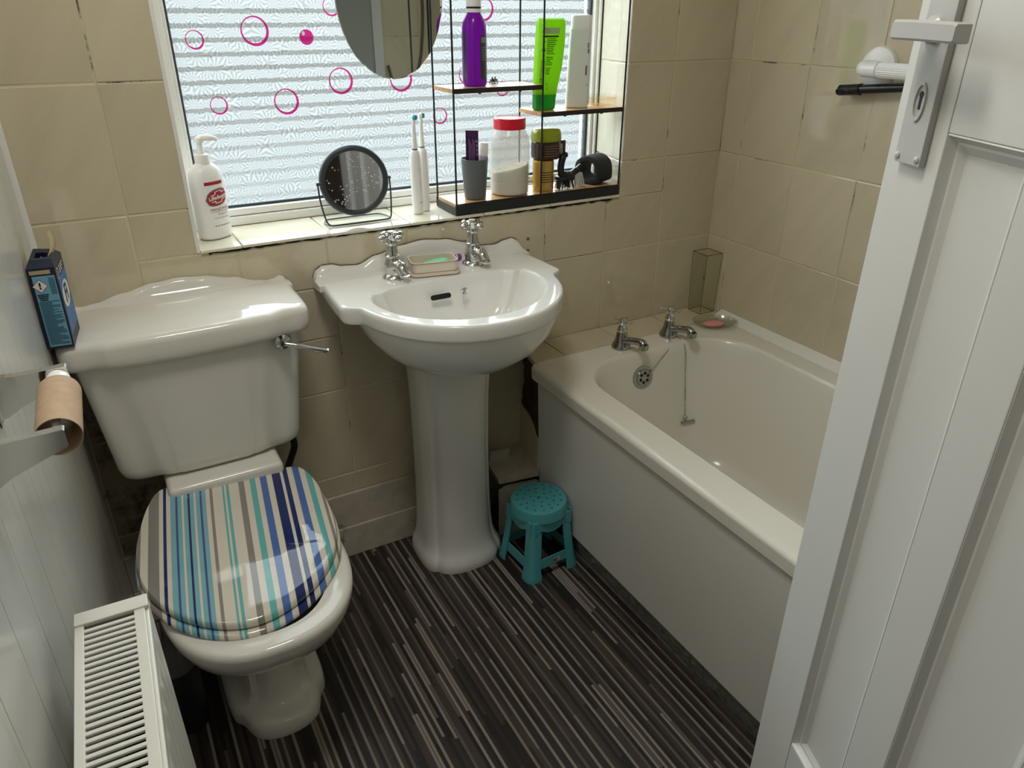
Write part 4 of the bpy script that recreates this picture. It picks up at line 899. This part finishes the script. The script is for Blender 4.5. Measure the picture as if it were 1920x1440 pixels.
# ------------------------------------------------------------------ wire shelf unit with mirror on the sill
def wood_material():
    k = N('light_wood_laminate'); co = k.coord(); v = k.mapped(co, (9, 90, 60)); f = k.noise(v, 1.0, 4, .6)
    return k.surf(k.pbsdf(col=k.ramp(f, [(.3, lin('b98a56')), (.55, lin('d3a873')), (.75, lin('dfba88'))]), rough=.3))
WOOD = wood_material()
su_ = thing('wire_shelf', 'black wire shelf unit with three wooden boards and an oval mirror on the sill', 'shelf unit', (1.166, .058, .926))
XL, XM, XR = .917, 1.163, 1.4165; YF, YB = .003, .118
def board(x0, x1, z0, z1):
    b = MB().b2(x0, x1, YF+.003, YB-.002, z0, z1, .0008).build('shelf_board', WOOD, su_)
    MB().b2(x0, x1, YF, YF+.0035, z0-.001, z1+.0004, .0006).build('front_edge', pm('dark_brown_edge', '2a201a', .45), b)
    for xx in (x0+.3*(x1-x0), x0+.75*(x1-x0)): MB().lathe([(0, 0), (.0045, 0), (.0035, -.004), (0, -.0045)], (xx, .012, z0), n=12).build('shelf_stud', BLACKM, b)
board(XL, XR, .9365, .9525); board(XL, XM+.002, 1.2125, 1.2225); board(XM-.002, XR, 1.147, 1.157)
bf = MB().b2(XL-.004, XR+.002, -.0005, .003, .9265, .9505, .0008).b2(XL-.004, XR+.002, YB-.002, YB+.001, .9265, .9505, .0008).b2(XL-.004, XL-.001, 0, YB, .9265, .945, .0006).b2(XR, XR+.002, 0, YB, .9265, .945, .0006).b2(XL, XR, .0, YB, .9265, .9300)
bf.build('base_frame', BLACKM, su_)
for xx in (XL, XM, XR):
    for yy in (YF-.0005, YB):
        MB().tube([(xx, yy, .9265), (xx, yy, 1.70)], .0024, 10).build('rod', BLACKM, su_)
for yy in (YF, YB): MB().tube([(XL, yy, 1.70), (XR, yy, 1.70)], .0024, 8).build('rod', BLACKM, su_)
me3 = MB(); E_ = lambda k, y: [(.822+.1315*k*math.cos(2*PI*i/96), y, 1.421+.182*k*math.sin(2*PI*i/96)) for i in range(96)]
MIR = pm('silvered_mirror', 'dfe2e0', .012, metal=1)
me3.loft([E_(1, .1285), E_(1, .1262), E_(.988, .1250)]).build('oval_mirror', MIR, su_, angle=20)
for z_ in (1.40, 1.50): MB().b2(.75, XL, .1285, .1305, z_, z_+.012).build('mirror_bracket', BLACKM, su_)
# purple bottle
pb = thing('purple_bottle', 'translucent purple bottle with a white cap on the upper left shelf', 'bottle', (.999, .052, 1.2235))
pc = (.999, .052, 1.2235)
def purple_material():
    k = N('translucent_purple'); c = lin('7a1f92'); b = k.pbsdf(col=c, rough=.16, spec=.5); t = k.n('ShaderNodeBsdfTranslucent', {'Color': lin('b13cc8')}).outputs[0]; tr = k.n('ShaderNodeBsdfTransparent', {'Color': lin('a040b8')}).outputs[0]
    a = k.n('ShaderNodeMixShader', {0: .45, 1: b, 2: t}).outputs[0]
    return k.surf(k.n('ShaderNodeMixShader', {0: .18, 1: a, 2: tr}).outputs[0])
MB().lathe([(0, 0), (.026, 0), (.0285, .003), (.0292, .012), (.0292, .06), (.0288, .12), (.0285, .128), (.026, .141), (.0205, .152), (.0165, .158), (.0155, .163), (0, .163)], pc, n=40).build('bottle', purple_material(), pb, angle=50)
MB().lathe([(0, .160), (.0175, .160), (.0178, .166), (.0165, .168), (.0165, .172), (.0178, .174), (.0178, .205), (.016, .208), (0, .208)], pc, n=36).build('cap', WHITEP, pb)
MB().lathe([(.0167, .1682), (.0179, .1685), (.0179, .1715), (.0167, .172)], pc, n=36).build('cap_band', BLACK, pb)
m = MB(); cyl = lambda u, v, r=.0296: (pc[0]+r*math.sin(u), pc[1]-r*math.cos(u), pc[2]+v)
pf_ = [(-.78, .11), (-.62, .112), (-.52, .10), (-.50, .06), (-.56, .025), (-.62, .018), (-.80, .018)]
rect_geo(m, .02, 1.25, .018, .112, cyl, 10)
m.build('label', pm('dark_grey_label', '3a3340', .35), pb)
m = MB(); rect_geo(m, -1.95, -1.08, .016, .116, cyl, 8); m.build('side_label', pm('deep_purple_label', '4a1466', .3), pb)
m = MB()
for i in range(7): rect_geo(m, .14, .72-.05*(i % 3), .085-.0045*i, .0865-.0045*i, lambda u, v: cyl(u, v, .0299), 3)
rect_geo(m, .12, .8, .096, .108, lambda u, v: cyl(u, v, .0299), 3)
m.build('label_print', pm('grey_label_ink', '8a8494', .5), pb)
# hair claw
hc2 = MB()
for s_ in (-1, 1):
    for q in range(4):
        a = -.5+q*.33
        hc2.tube(spline([(1.049+.0045*q-.006, .05, 1.2345), (1.049+.0045*q-.006, .05+s_*.006, 1.2325), (1.049+.0045*q-.006, .05+s_*.008, 1.2275), (1.049+.0045*q-.006, .05+s_*.003, 1.2242)], 4), .0012, 6)
hc2.tube([(1.041, .05, 1.2345), (1.060, .05, 1.2345)], .0024, 8).tube([(1.047, .05, 1.234), (1.044, .046, 1.241)], .002, 6).tube([(1.053, .05, 1.234), (1.056, .054, 1.241)], .002, 6)
o = hc2.build('hair_claw', pm('dark_tortoise_plastic', '2b2522', .3), loc=(1.05, .05, 1.2235)); tag(o, 'tiny dark hair claw clip beside the purple bottle on the shelf', 'hair clip')
# green upside-down conditioner bottle
gb = thing('green_bottle', 'bright lime green squeeze bottle standing on its cap on the middle shelf', 'bottle', (1.198, .055, 1.158))
gc = (1.198, .055, 1.158); gy = math.radians(-6)
def GB(u, v, w): return (gc[0]+u*math.cos(gy)-v*math.sin(gy)+w*.05, gc[1]+u*math.sin(gy)+v*math.cos(gy), gc[2]+w)
def trl(name, c1, c2, f):
    k = N(name); return k.surf(k.n('ShaderNodeMixShader', {0: f, 1: k.pbsdf(col=lin(c1), rough=.3), 2: k.n('ShaderNodeBsdfTranslucent', {'Color': lin(c2)}).outputs[0]}).outputs[0])
GR = trl('lime_green_plastic', '9ad41c', 'b4ea2a', .45); GC_ = trl('green_cap', '2fa840', '48c858', .4)
def gring(z, xl, xr, d, e=3.2): return [GB((xl+xr)/2+p[0], p[1], z) for p in egg(0, 0, (xr-xl)/2, d, d, 0, e, 48)]
MB().loft([gring(0, -.026, .026, .016), gring(.003, -.029, .029, .0185), gring(.036, -.030, .0305, .0195), gring(.038, -.029, .029, .019)]).build('cap', GC_, gb, angle=40)
MB().loft([gring(.037, -.0305, .031, .0195), gring(.06, -.031, .034, .0205), gring(.10, -.031, .041, .021), gring(.135, -.031, .044, .0215), gring(.16, -.031, .045, .021), gring(.195, -.031, .0445, .019), gring(.207, -.031, .0435, .016), gring(.213, -.028, .040, .009)]).build('bottle', GR, gb, angle=45)
gf = lambda u, v: GB(u, -.0215-.0006-.002*max(0, 1-abs(u)/.05) if False else -.0222, v)
m = MB(); rect_geo(m, -.024, .022, .178, .192, gf); m.build('pale_panel', pm('pale_green_print', 'a8c88a', .5), gb)
m = MB(); rnd = random.Random(5)
g2 = lambda u, v: GB(u, -.0225, v)
rect_geo(m, -.025, .019, .1705, .1742, g2); rect_geo(m, -.0255, -.0242, .18, .188, g2)
text_geo(m, 'V', .011, lambda u, v: g2(u-.0195, v+.158), bold=.0003); text_geo(m, '0%', .0092, lambda u, v: g2(u-.0195, v+.1415), bold=.0003)
for q in range(3):
    a = PI/2+q*2*PI/3; b_ = a+2*PI/3-.45
    for r0, r1 in ((.0045, .0029),):
        A = [(-.0195+r*math.cos(t), .129+r*math.sin(t)) for r, t in ((r0, a), (r0, b_), (r1, b_-.1), (r1, a+.1))]
        poly_geo(m, A, g2)
for i in range(20):
    z = .166-.0042*i
    if i not in (9, 15): rect_geo(m, -.0115, .019-.02*(i/20)-rnd.choice((0, .002, .006)), z, z+.0016, g2)
for i in range(11): rect_geo(m, -.0255, -.0135, .118-.0028*i, .1192-.0028*i, g2)
for i in range(15): rect_geo(m, -.0265, -.0145, .0855-.0022*i, .0855-.0022*i+rnd.choice((.0007, .0014)), g2)
text_geo(m, '0', .007, lambda u, v: g2(u-.006, v+.062)); rect_geo(m, -.006, -.0048, .049, .055, g2)
m.build('back_print', pm('dark_green_ink', '1d2f14', .5), gb)
m = MB(); rect_geo(m, -.0268, -.0142, .0525, .054, g2); rect_geo(m, -.0268, -.0142, .0865, .0885, g2); m.build('barcode_margin', pm('pale_green_print_b', 'c3cfb0', .5), gb)
# white bottle
wbt = thing('white_bottle', 'tall white shampoo bottle with a flat-sided body, right of the green bottle', 'bottle', (1.302, .058, 1.158))
wc0 = (1.302, .058, 1.158); wy = math.radians(-30)
def WB(u, v, w): return (wc0[0]+u*math.cos(wy)-v*math.sin(wy)+w*.03, wc0[1]+u*math.sin(wy)+v*math.cos(wy), wc0[2]+w)
def wring(z, hx_, hy_, r): return [WB(x, y, z) for x, y in rrect(-hx_, hx_, -hy_, hy_, r, 4)]
MB().loft([wring(0, .027, .0175, .006), wring(.003, .029, .0195, .006), wring(.02, .0295, .020, .0065), wring(.11, .0285, .0185, .006), wring(.185, .0272, .0172, .0055), wring(.189, .026, .016, .005), wring(.190, .02, .013, .005)]).build('bottle', pm('white_bottle_plastic_b', 'dfe0dd', .32), wbt, angle=35)
MB().loft([wring(.1885, .0245, .0155, .008), wring(.191, .0265, .0168, .009), wring(.215, .0265, .0168, .009), wring(.2195, .0245, .0150, .0085), wring(.220, .018, .010, .008)]).build('cap', WHITEP, wbt, angle=40)
m = MB(); sdw = lambda u, v: WB(-.0292-.0004+.0*u, u, v)
frw = lambda u, v: WB(u, -.0198, v)
for a, b, c, d in ((.0185, .0215, .145, .150), (.0185, .0215, .151, .156), (.0195, .0225, .132, .142), (.021, .023, .055, .058)): rect_geo(m, a, b, c, d, frw)
m.build('side_lettering', pm('grey_lettering', '55585a', .5), wbt, kind='stuff')
m = MB(); rect_geo(m, .0165, .0205, .080, .103, frw); m.build('brown_mark', pm('brown_print', '7a5a3a', .5), wbt)
m = MB(); fl_ = lambda u, v: WB(-.0302, u, v)
for i in range(2): rect_geo(m, -.012+.004*i, -.0095+.004*i, .155, .164, fl_)
m.build('front_lettering', pm('black_lettering', '26292b', .5), wbt)
# clear soap box
cbx = thing('soap_box', 'small clear peach-tinted plastic box at the right end of the middle shelf', 'box', (1.377, .05, 1.158))
CLR = clear_mat('clear_peach_plastic', 'fef9f3', .9, .1)
m = MB(); o_ = [(x, y) for x, y in rrect(1.344, 1.411, .025, .078, .008, 4)]; i_ = [(x, y) for x, y in rrect(1.3455, 1.4095, .0265, .0765, .007, 4)]
m.loft([[(x, y, z) for x, y in p] for p, z in ((i_, 1.160), (o_, 1.1585), (o_, 1.180), (i_, 1.180), (i_, 1.1612))], True, True).build('tray', CLR, cbx, angle=30)
m = MB(); m.loft([[(x, y, z) for x, y in p] for p, z in ((rrect(1.342, 1.413, .023, .080, .009, 4), 1.176), (rrect(1.342, 1.413, .023, .080, .009, 4), 1.184), (rrect(1.345, 1.410, .026, .077, .008, 4), 1.1855))], False, True).build('lid', CLR, cbx, angle=30)
# grey tumbler with purple sachet and toothpaste
ZS = .9533
gt = MB().lathe([(0, .0), (.0255, 0), (.0275, .002), (.031, .05), (.0345, .097), (.035, .1), (.0335, .1), (.0300, .05), (.0255, .005), (0, .005)], (.991, .046, ZS), n=44)
o = gt.build('tumbler', pm('grey_tumbler_plastic', '5d6265', .38), loc=(.991, .046, ZS)); tag(o, 'dark grey tapered tumbler on the bottom shelf holding a sachet and a tube', 'tumbler')
sa = thing('purple_sachet', 'purple foil sachet standing in the grey tumbler', 'sachet', (.985, .045, ZS+.04))
def SAf(u, v, w=0): return (.984+u*.98+v*.0, .044+u*.20+w, ZS+.045+v*.98-.10*u)
def sgrid(off):
    return [[SAf(-.020+.040*i/8, .125*j/12*(1-.0*i), off*(.0045*math.sin(PI*i/8)*math.sin(PI*min(1, (j+.5)/12.5)))+.0004*off) for i in range(9)] for j in range(13)]
MB().loft(sgrid(1), False, False, closed=False).loft(sgrid(-1), False, False, closed=False).build('pouch', pm('purple_foil', '4b1a5e', .25, spec=.7, metal=.35), sa)
m = MB(); sf_ = lambda u, v: SAf(u, v, -.0062)
for q, t_ in enumerate('Pure'): text_geo(m, t_, .011, lambda u, v: sf_(.011-v, .100-.011*q+u), bold=.0002)
for i in range(5): rect_geo(m, -.014+.0042*i, -.0128+.0042*i, .05, .105-.006*(i % 3), sf_)
m.build('sachet_print', pm('lilac_print', 'a98bb8', .5), sa)
tt = thing('toothpaste_tube', 'white-capped toothpaste tube standing in the grey tumbler', 'tube', (1.015, .052, ZS+.03))
d_ = Vector((.10, .04, 1)).normalized(); b_ = Vector((1.010, .050, ZS+.012))
MB().lathe([(0, 0), (.004, 0), (.011, .03), (.0135, .085), (.0125, .092), (.006, .094), (0, .094)], tuple(b_), tuple(d_), 24).build('tube', pm('lavender_tube', 'b9b4c8', .35), tt)
MB().lathe([(0, .091), (.0125, .091), (.0128, .094), (.0122, .121), (.0112, .123), (0, .123)], tuple(b_), tuple(d_), 28).build('cap', WHITEP, tt)
# big jar with red lid
tbx = thing('powder_tub', 'large translucent white plastic tub with a red screw lid, half full of powder', 'tub', (1.098, .056, ZS))
tcx = (1.098, .056, ZS)
k = N('milky_plastic'); cl_ = lin('efeeea')
mk_ = k.surf(k.n('ShaderNodeMixShader', {0: .66, 1: k.pbsdf(col=cl_, rough=.18, spec=.5), 2: k.n('ShaderNodeBsdfTransparent', {'Color': lin('f4f3ef')}).outputs[0]}).outputs[0])
MB().lathe([(0, .001), (.046, .001), (.0505, .004), (.0515, .012), (.0518, .032), (.0508, .0345), (.0508, .037), (.0522, .040), (.0520, .085), (.0526, .112), (.0518, .120), (.0528, .122), (.0515, .138), (.0455, .152), (.0405, .160), (.0385, .165), (0, .166)], tcx, n=56).build('jar', mk_, tbx, angle=50)
rl = MB(); pr_ = []
n_ = 72
for r, z in ((.0, .164), (.0405, .164), (.0412, .166), (.0412, .188), (.0395, .1905), (.036, .1905), (.0355, .1895), (0, .1895)):
    pr_.append([(tcx[0]+r*(1+(.008 if (i % 2 and .04 < r) else 0))*math.cos(2*PI*i/n_), tcx[1]+r*math.sin(2*PI*i/n_), tcx[2]+z) for i in range(n_)])
rl.loft(pr_, False, False).build('lid', pm('red_lid_plastic', 'd3162c', .32), tbx, angle=35)
pw = MB(); rr_ = []
for k_, (f_, zz_) in enumerate(((.05, .052), (.4, .055), (.75, .062), (.95, .066), (.975, .064))):
    rr_.append([(tcx[0]+.05*f_*math.cos(2*PI*i/40), tcx[1]+.05*f_*math.sin(2*PI*i/40), tcx[2]+zz_+.012*f_*math.cos(2*PI*i/40+.6)) for i in range(40)])
rr_ = [[(tcx[0]+.0485*math.cos(2*PI*i/40), tcx[1]+.0485*math.sin(2*PI*i/40), tcx[2]+.004) for i in range(40)]]+rr_[::-1]
pw.loft(rr_).build('powder', pm('cream_powder', 'd8d2c0', .9), tbx, kind='stuff')
# gold can and the brown jar standing on it
gcn = MB().lathe([(0, 0), (.0275, 0), (.0285, .003), (.0285, .010), (.0278, .012), (.0285, .014), (.0285, .040), (.0279, .042), (.0285, .044), (.0285, .074), (.0275, .079), (.024, .081), (0, .081)], (1.196, .046, ZS), n=44)
o = gcn.build('gold_can', pm('gold_tin', 'c9a558', .3, metal=.55), loc=(1.196, .046, ZS)); tag(o, 'gold tin can on the bottom shelf under the brown jar', 'can')
m = MB(); cy2 = lambda u, v: (1.196+.0288*math.sin(u), .046-.0288*math.cos(u), ZS+v)
for i in range(5): rect_geo(m, -.65, .55-.12*(i % 2), .024+.0062*i, .0262+.0062*i, cy2, 8)
m.build('can_print', pm('dark_brown_ink', '33240f', .5), o)
bj = thing('brown_jar', 'dark brown jar with an olive green lid stacked on the gold can', 'jar', (1.204, .048, ZS+.0815))
jc = (1.204, .048, ZS+.0815)
def jr(k, z): return [(jc[0]+p[0], jc[1]+p[1], jc[2]+z) for p in egg(0, 0, .038*k, .034*k, .034*k, 0, 2.6, 48)]
MB().loft([jr(.86, 0), jr(.96, .003), jr(1, .009), jr(1.0, .040), jr(.96, .045), jr(.9, .047)]).build('jar', pm('brown_glossy_plastic', '3a2019', .2), bj, angle=50)
MB().loft([jr(.98, .0455), jr(1.02, .047), jr(1.03, .055), jr(1.0, .066), jr(.93, .0735), (jr(.78, .0775)), jr(.3, .079)]).build('lid', pm('olive_green_lid', '8f9a1e', .25), bj, angle=50)
MB().b2(jc[0]+.032, jc[0]+.056, .036, .062, jc[2]+.002, jc[2]+.045, .003).build('label_tab', pm('brown_card', '4d2519', .35), bj)
m = MB(); rect_geo(m, jc[0]+.0335, jc[0]+.0445, jc[2]+.006, jc[2]+.036, lambda u, v: (u, .0356, v)); m.build('barcode_label', WPRINT, bj)
m = MB(); rnd = random.Random(2)
for i in range(11): rect_geo(m, jc[0]+.0345, jc[0]+.0435, jc[2]+.008+.0024*i, jc[2]+.008+.0024*i+rnd.choice((.0008, .0014)), lambda u, v: (u, .0353, v))
m.build('barcode', BLACK, bj)
m = MB(); jf = lambda u, v: (jc[0]+u, jc[1]-.034*max(0, (1-abs(u/.038)**2.6))**(1/2.6)-.0005, jc[2]+v)
for i in range(5): rect_geo(m, -.024+.002*(i % 2), .022-.003*(i % 3), .010+.0062*i, .0115+.0062*i, jf, 8)
m.build('jar_print', pm('tan_ink', '7d6a5c', .5), bj)
# two-sided nail brush
nb = thing('nail_brush', 'black hooked-handle nail brush with black and white bristles on the bottom shelf', 'brush', (1.262, .03, ZS))
BK = pm('black_glossy_plastic', '15171a', .3)
hb = MB().tube(spline([(1.262, .034, ZS+.086), (1.254, .033, ZS+.088), (1.246, .032, ZS+.076), (1.242, .031, ZS+.055), (1.246, .03, ZS+.040), (1.262, .031, ZS+.034), (1.285, .036, ZS+.037), (1.305, .042, ZS+.046), (1.318, .046, ZS+.052)], 6), [.0055]*3+[.008]*6+[.0095]*14+[.012]*10+[.010]*8+[.008]*7+[.006], 14)
hb.b2(1.228, 1.282, .016, .044, ZS+.022, ZS+.036, .006, 3)
hb.build('handle', BK, nb, angle=60)
def bristle(name, x0, x1, y0, y1, z0, z1, fx, mat, n=150, seed=1):
    m = MB(); rr = random.Random(seed)
    for i in range(n):
        x = rr.uniform(x0, x1); y = rr.uniform(y0, y1); ex = x+(x-(x0+x1)/2)*.22+fx+rr.uniform(-.001, .001); ey = y+(y-(y0+y1)/2)*.2
        m.tube([(x, y, z1), (ex, ey, z0+rr.uniform(0, .001))], [.0007, .0005], 4)
    m.build(name, mat, nb, kind='stuff')
bristle('black_bristles', 1.232, 1.278, .019, .041, ZS+.0005, ZS+.024, 0, BK, 190, 1)
bristle('white_bristles', 1.286, 1.312, .028, .046, ZS+.0008, ZS+.038, .008, pm('white_bristle', 'd8d8d4', .6), 120, 2)
# black foam arch
am = MB(); fa = math.radians(24)
def FM(w, u, v): return (1.369+w*math.cos(fa)-u*math.sin(fa), .060+w*math.sin(fa)+u*math.cos(fa), ZS+.001+v)
def fo(k, ins):   # outer / inner outline of the thick foam sleeve
    P = chaikin([(-.040+ins, 0+ins), (.040-ins, 0+ins), (.043-ins, .030), (.036-ins, .064-ins*.6), (.0, .079-ins), (-.036+ins, .064-ins*.6), (-.043+ins, .030)], 2)
    return [(a*k, .038+(b-.038)*k) for a, b in P]
rg_ = []
for w, k_, ins in ((-.026, 1, .0145), (-.032, 1, .0145), (-.0345, 1, .012), (-.0345, 1, .003), (-.032, 1, 0), (.034, 1, 0), (.037, .97, 0), (.037, 1, .012), (.034, 1, .0145), (-.026, 1, .0145)):
    rg_.append([FM(w, a, b) for a, b in fo(k_, ins)])
am.loft(rg_, False, False)
o = am.build('foam_arch', pm('black_foam', '1d1f22', .85, bump=.5, bscale=420), loc=(1.372, .06, ZS), angle=50); tag(o, 'black foam arch-shaped pad at the right end of the bottom shelf', 'foam pad')
# ------------------------------------------------------------------ soap dish on the basin
sd = thing('soap_dish', 'cream rounded soap dish between the basin taps', 'soap dish', (.808, -.085, .8215))
sa_ = math.radians(-11)
def SDp(u, v, w): return (.808+u*math.cos(sa_)-v*math.sin(sa_), -.083+u*math.sin(sa_)+v*math.cos(sa_), .8218+w)
def sdr(hx_, hy_, r, z): return [SDp(x, y, z) for x, y in rrect(-hx_, hx_, -hy_, hy_, r, 7)]
DISH = pm('cream_plastic', 'dccfbd', .35)
MB().loft([sdr(.060, .038, .016, 0), sdr(.0625, .0405, .018, .002), sdr(.0625, .0405, .018, .006), sdr(.057, .0355, .016, .0075), sdr(.0565, .035, .016, .028), sdr(.0575, .036, .0165, .031), sdr(.0572, .0357, .016, .033), sdr(.0545, .033, .015, .033), sdr(.053, .0315, .015, .030), sdr(.0525, .031, .015, .010), sdr(.04, .02, .012, .009)]).build('dish', DISH, sd, angle=40)
m = MB(); m.loft([sdr(.0579, .0364, .0167, .0302), sdr(.0582, .0367, .0168, .0312), sdr(.0579, .0364, .0167, .0322)], False, False).loft([sdr(.0572, .0357, .0162, .0082), sdr(.0576, .0361, .0162, .0092), sdr(.0570, .0355, .0162, .0102)], False, False).build('rim_line', pm('peach_line', 'b98f74', .4), sd)
sp_ = MB(); sr_ = []
for f_, z in ((.2, .0105), (.8, .0115), (.98, .016), (1.0, .020), (.94, .0245), (.7, .0275), (.3, .0285)): sr_.append([SDp(.008+p[0], -.002+p[1], z+p[0]*.12) for p in egg(0, 0, .036*f_, .018*f_, .018*f_, 0, 2.2, 32)])
o = sp_.loft(sr_).build('green_soap', pm('green_soap', '7fd6a0', .4), loc=SDp(.008, 0, .01), angle=60); tag(o, 'worn pale green bar of soap in the cream dish on the basin', 'soap')
rz = thing('razor', 'slim purple and black razor lying behind the soap dish on the basin', 'razor', (.83, -.043, .827))
MB().tube([(.742, -.052, .8262), (.775, -.049, .827), (.80, -.0475, .827)], [.004, .0042, .0045], 12).build('grip', BK, rz)
PUR = pm('purple_handle', '8a3fa0', .35)
MB().tube([(.80, -.0455, .829), (.86, -.0425, .8315), (.896, -.0405, .833), (.903, -.040, .833)], [.0045, .006, .0085, .007], 14).build('handle', PUR, rz)
for x_ in (.872, .881, .890): MB().tube([(x_-.0013, -.0416, .8325), (x_+.0013, -.0414, .8325)], .0091, 14).build('stripe', WHITEP, rz)
# ------------------------------------------------------------------ bath corner: clear soap dish, pink soap, glass vase
cd = MB(); cr_ = []
for f_, z in ((.55, 0), (.62, .0005), (.80, .004), (.95, .011), (1.0, .017), (1.03, .0185), (1.0, .019), (.93, .013), (.78, .006), (.55, .0022), (.1, .002)): cr_.append([(1.693+p[0]*math.cos(-.5)-p[1]*math.sin(-.5), -.160+p[0]*math.sin(-.5)+p[1]*math.cos(-.5), .5306+z) for p in egg(0, 0, .066*f_, .046*f_, .046*f_, 0, 2, 40)])
o = cd.loft(cr_).build('clear_dish', clear_mat('clear_plastic', 'eff1ea', .78, .06), loc=(1.693, -.16, .5306), angle=50); tag(o, 'clear oval soap dish on the far corner of the bath', 'soap dish')
ps = MB(); sr_ = []
for f_, z in ((.3, .0), (.85, .001), (1, .006), (.9, .010), (.5, .012), (.1, .0122)): sr_.append([(1.687+p[0]*math.cos(-.3)-p[1]*math.sin(-.3), -.162+p[0]*math.sin(-.3)+p[1]*math.cos(-.3), .5332+z) for p in egg(0, 0, .033*f_, .020*f_, .020*f_, 0, 2.2, 32)])
o = ps.loft(sr_).build('pink_soap', pm('pink_soap', 'e79a94', .4), loc=(1.687, -.162, .5332), angle=60); tag(o, 'flat pink bar of soap in the clear dish on the bath corner', 'soap')
va = thing('glass_vase', 'tall square clear glass vase in the corner of the tiled ledge', 'vase', (1.744, -.043, .5305))
GLS = clear_mat('thin_clear_glass', 'fafbf8', .975, .03)
def vs_(k, z): return [(1.744+a*k, -.043+b*k, z) for a, b in ((-1, -1), (1, -1), (1, 1), (-1, 1))]
MB().loft([vs_(.0275, .531), vs_(.0315, .7225), vs_(.0290, .7225), vs_(.0252, .538)], True, True).build('glass', GLS, va, angle=20)
m = MB()
m.tube(vs_(.0305, .7228), .0010, 6, closed=True)
m.tube(vs_(.0272, .5325), .0009, 6, closed=True)
for a, b in ((-1, -1), (1, -1), (-1, 1)): m.tube([(1.744+a*.0273, -.043+b*.0273, .532), (1.744+a*.0311, -.043+b*.0311, .7225)], .0007, 6)
m.build('glass_edge', clear_mat('glass_edge_tint', '8a8468', .75, .05), va)
# ------------------------------------------------------------------ grab rail and stick on the right wall
gr = thing('grab_rail', 'white fluted grab rail with a round wall flange on the right wall', 'grab rail', (1.783, -.478, 1.272))
gz = 1.272
MB().lathe([(0, 0), (.046, 0), (.0465, .004), (.044, .010), (.036, .0135), (.016, .015), (0, .015)], (1.7828, -.478, gz), (-1, 0, 0), 48).build('flange', WHITEP, gr, angle=30)
gb_ = MB().tube(spline([(1.772, -.478, gz+.001), (1.755, -.476, gz+.001), (1.741, -.470, gz), (1.731, -.478, gz-.001), (1.730, -.495, gz-.001), (1.730, -.515, gz-.001)], 6), [.0150]*7+[.0165]*8+[.0172]*12+[.0175]*4, 24)
gb_.build('elbow', WHITEP, gr, angle=60)
fb = MB(); n_ = 48; fr_ring = lambda y: [(1.730+(.0168 if i % 2 else .0158)*math.cos(2*PI*i/n_), y, gz-.001+(.0168 if i % 2 else .0158)*math.sin(2*PI*i/n_)) for i in range(n_)]
fb.loft([fr_ring(-.5155), fr_ring(-1.08)]).build('fluted_bar', WHITEP, gr, angle=15)
MB().lathe([(0, 0), (.046, 0), (.0465, .004), (.044, .010), (.036, .0135), (.016, .015), (0, .015)], (1.7828, -1.11, gz), (-1, 0, 0), 48).tube(spline([(1.772, -1.11, gz), (1.745, -1.112, gz), (1.731, -1.10, gz-.001), (1.730, -1.08, gz-.001)], 6), .0172, 20).build('far_flange', WHITEP, gr, angle=40)
sk = thing('long_brush', 'black long-handled brush with a ribbed grip hanging behind the grab rail', 'brush', (1.752, -.45, 1.225))
a0_ = Vector((1.757, -.398, 1.218)); a1_ = Vector((1.757, -.62, 1.243)); dv_ = (a1_-a0_).normalized()
def skp(t): return tuple(a0_+dv_*t)
rb = [];  ts = []
for i in range(33):
    t = .004+.056*i/32; ts.append(skp(t)); rb.append(.0115+(.001 if i % 4 < 2 else 0))
MB().tube([skp(0), skp(.002)]+ts+[skp(.0605), skp(.062)], [.007, .0100]+rb+[.0132, .011], 18).build('grip', BK, sk, angle=50)
m = MB().lathe([(.0052, -.0125), (.0078, -.0125), (.0078, .0125), (.0052, .0125), (.0052, -.0125)], skp(.008), (1, 0, .3), 20); m.build('hanging_eye', pm('dark_grey_eye', '2a2c30', .4), sk)
MB().tube([skp(.061), skp(.09), skp(.13), skp(.18), skp(.30), skp(.33)], [.0105, .0105, .0102, .0095, .0085, .008], 16).build('shaft', BK, sk, angle=50)
# ------------------------------------------------------------------ shower hose at the far end (seen in the mirror)
sh_ = MB().tube(spline([(1.72, -1.80, 2.0), (1.722, -1.80, 1.75), (1.722, -1.795, 1.42), (1.71, -1.79, 1.25), (1.68, -1.785, 1.12), (1.62, -1.785, 1.05), (1.55, -1.785, 1.06), (1.52, -1.78, 1.14)], 10), .0075, 12)
def hose_mat():
    k = N('ribbed_chrome_hose'); z = k.n('ShaderNodeSeparateXYZ', {0: k.coord()}).outputs[2]
    return k.surf(k.pbsdf(col=lin('a8a8a6'), metal=1.0, rough=.25, normal=k.bump(k.math('SINE', k.math('MULTIPLY', z, 1600.0)), .8, .003)))
o = sh_.build('shower_hose', hose_mat(), loc=(1.5, -1.79, 1.5)); tag(o, 'chrome shower hose hanging on the tiled end wall, seen in the oval mirror', 'shower hose')
# added fitting around the ceiling fill light, out of view
m = MB().lathe([(0, 0), (.19, 0), (.19, -.012), (.178, -.013), (.178, -.004), (0, -.004)], (.36, -.90, 2.34), n=48).build('added_lamp_fitting', PVC, loc=(.36, -.90, 2.34)); tag(m, 'added round white fitting around the ceiling fill light, out of view', 'lamp')
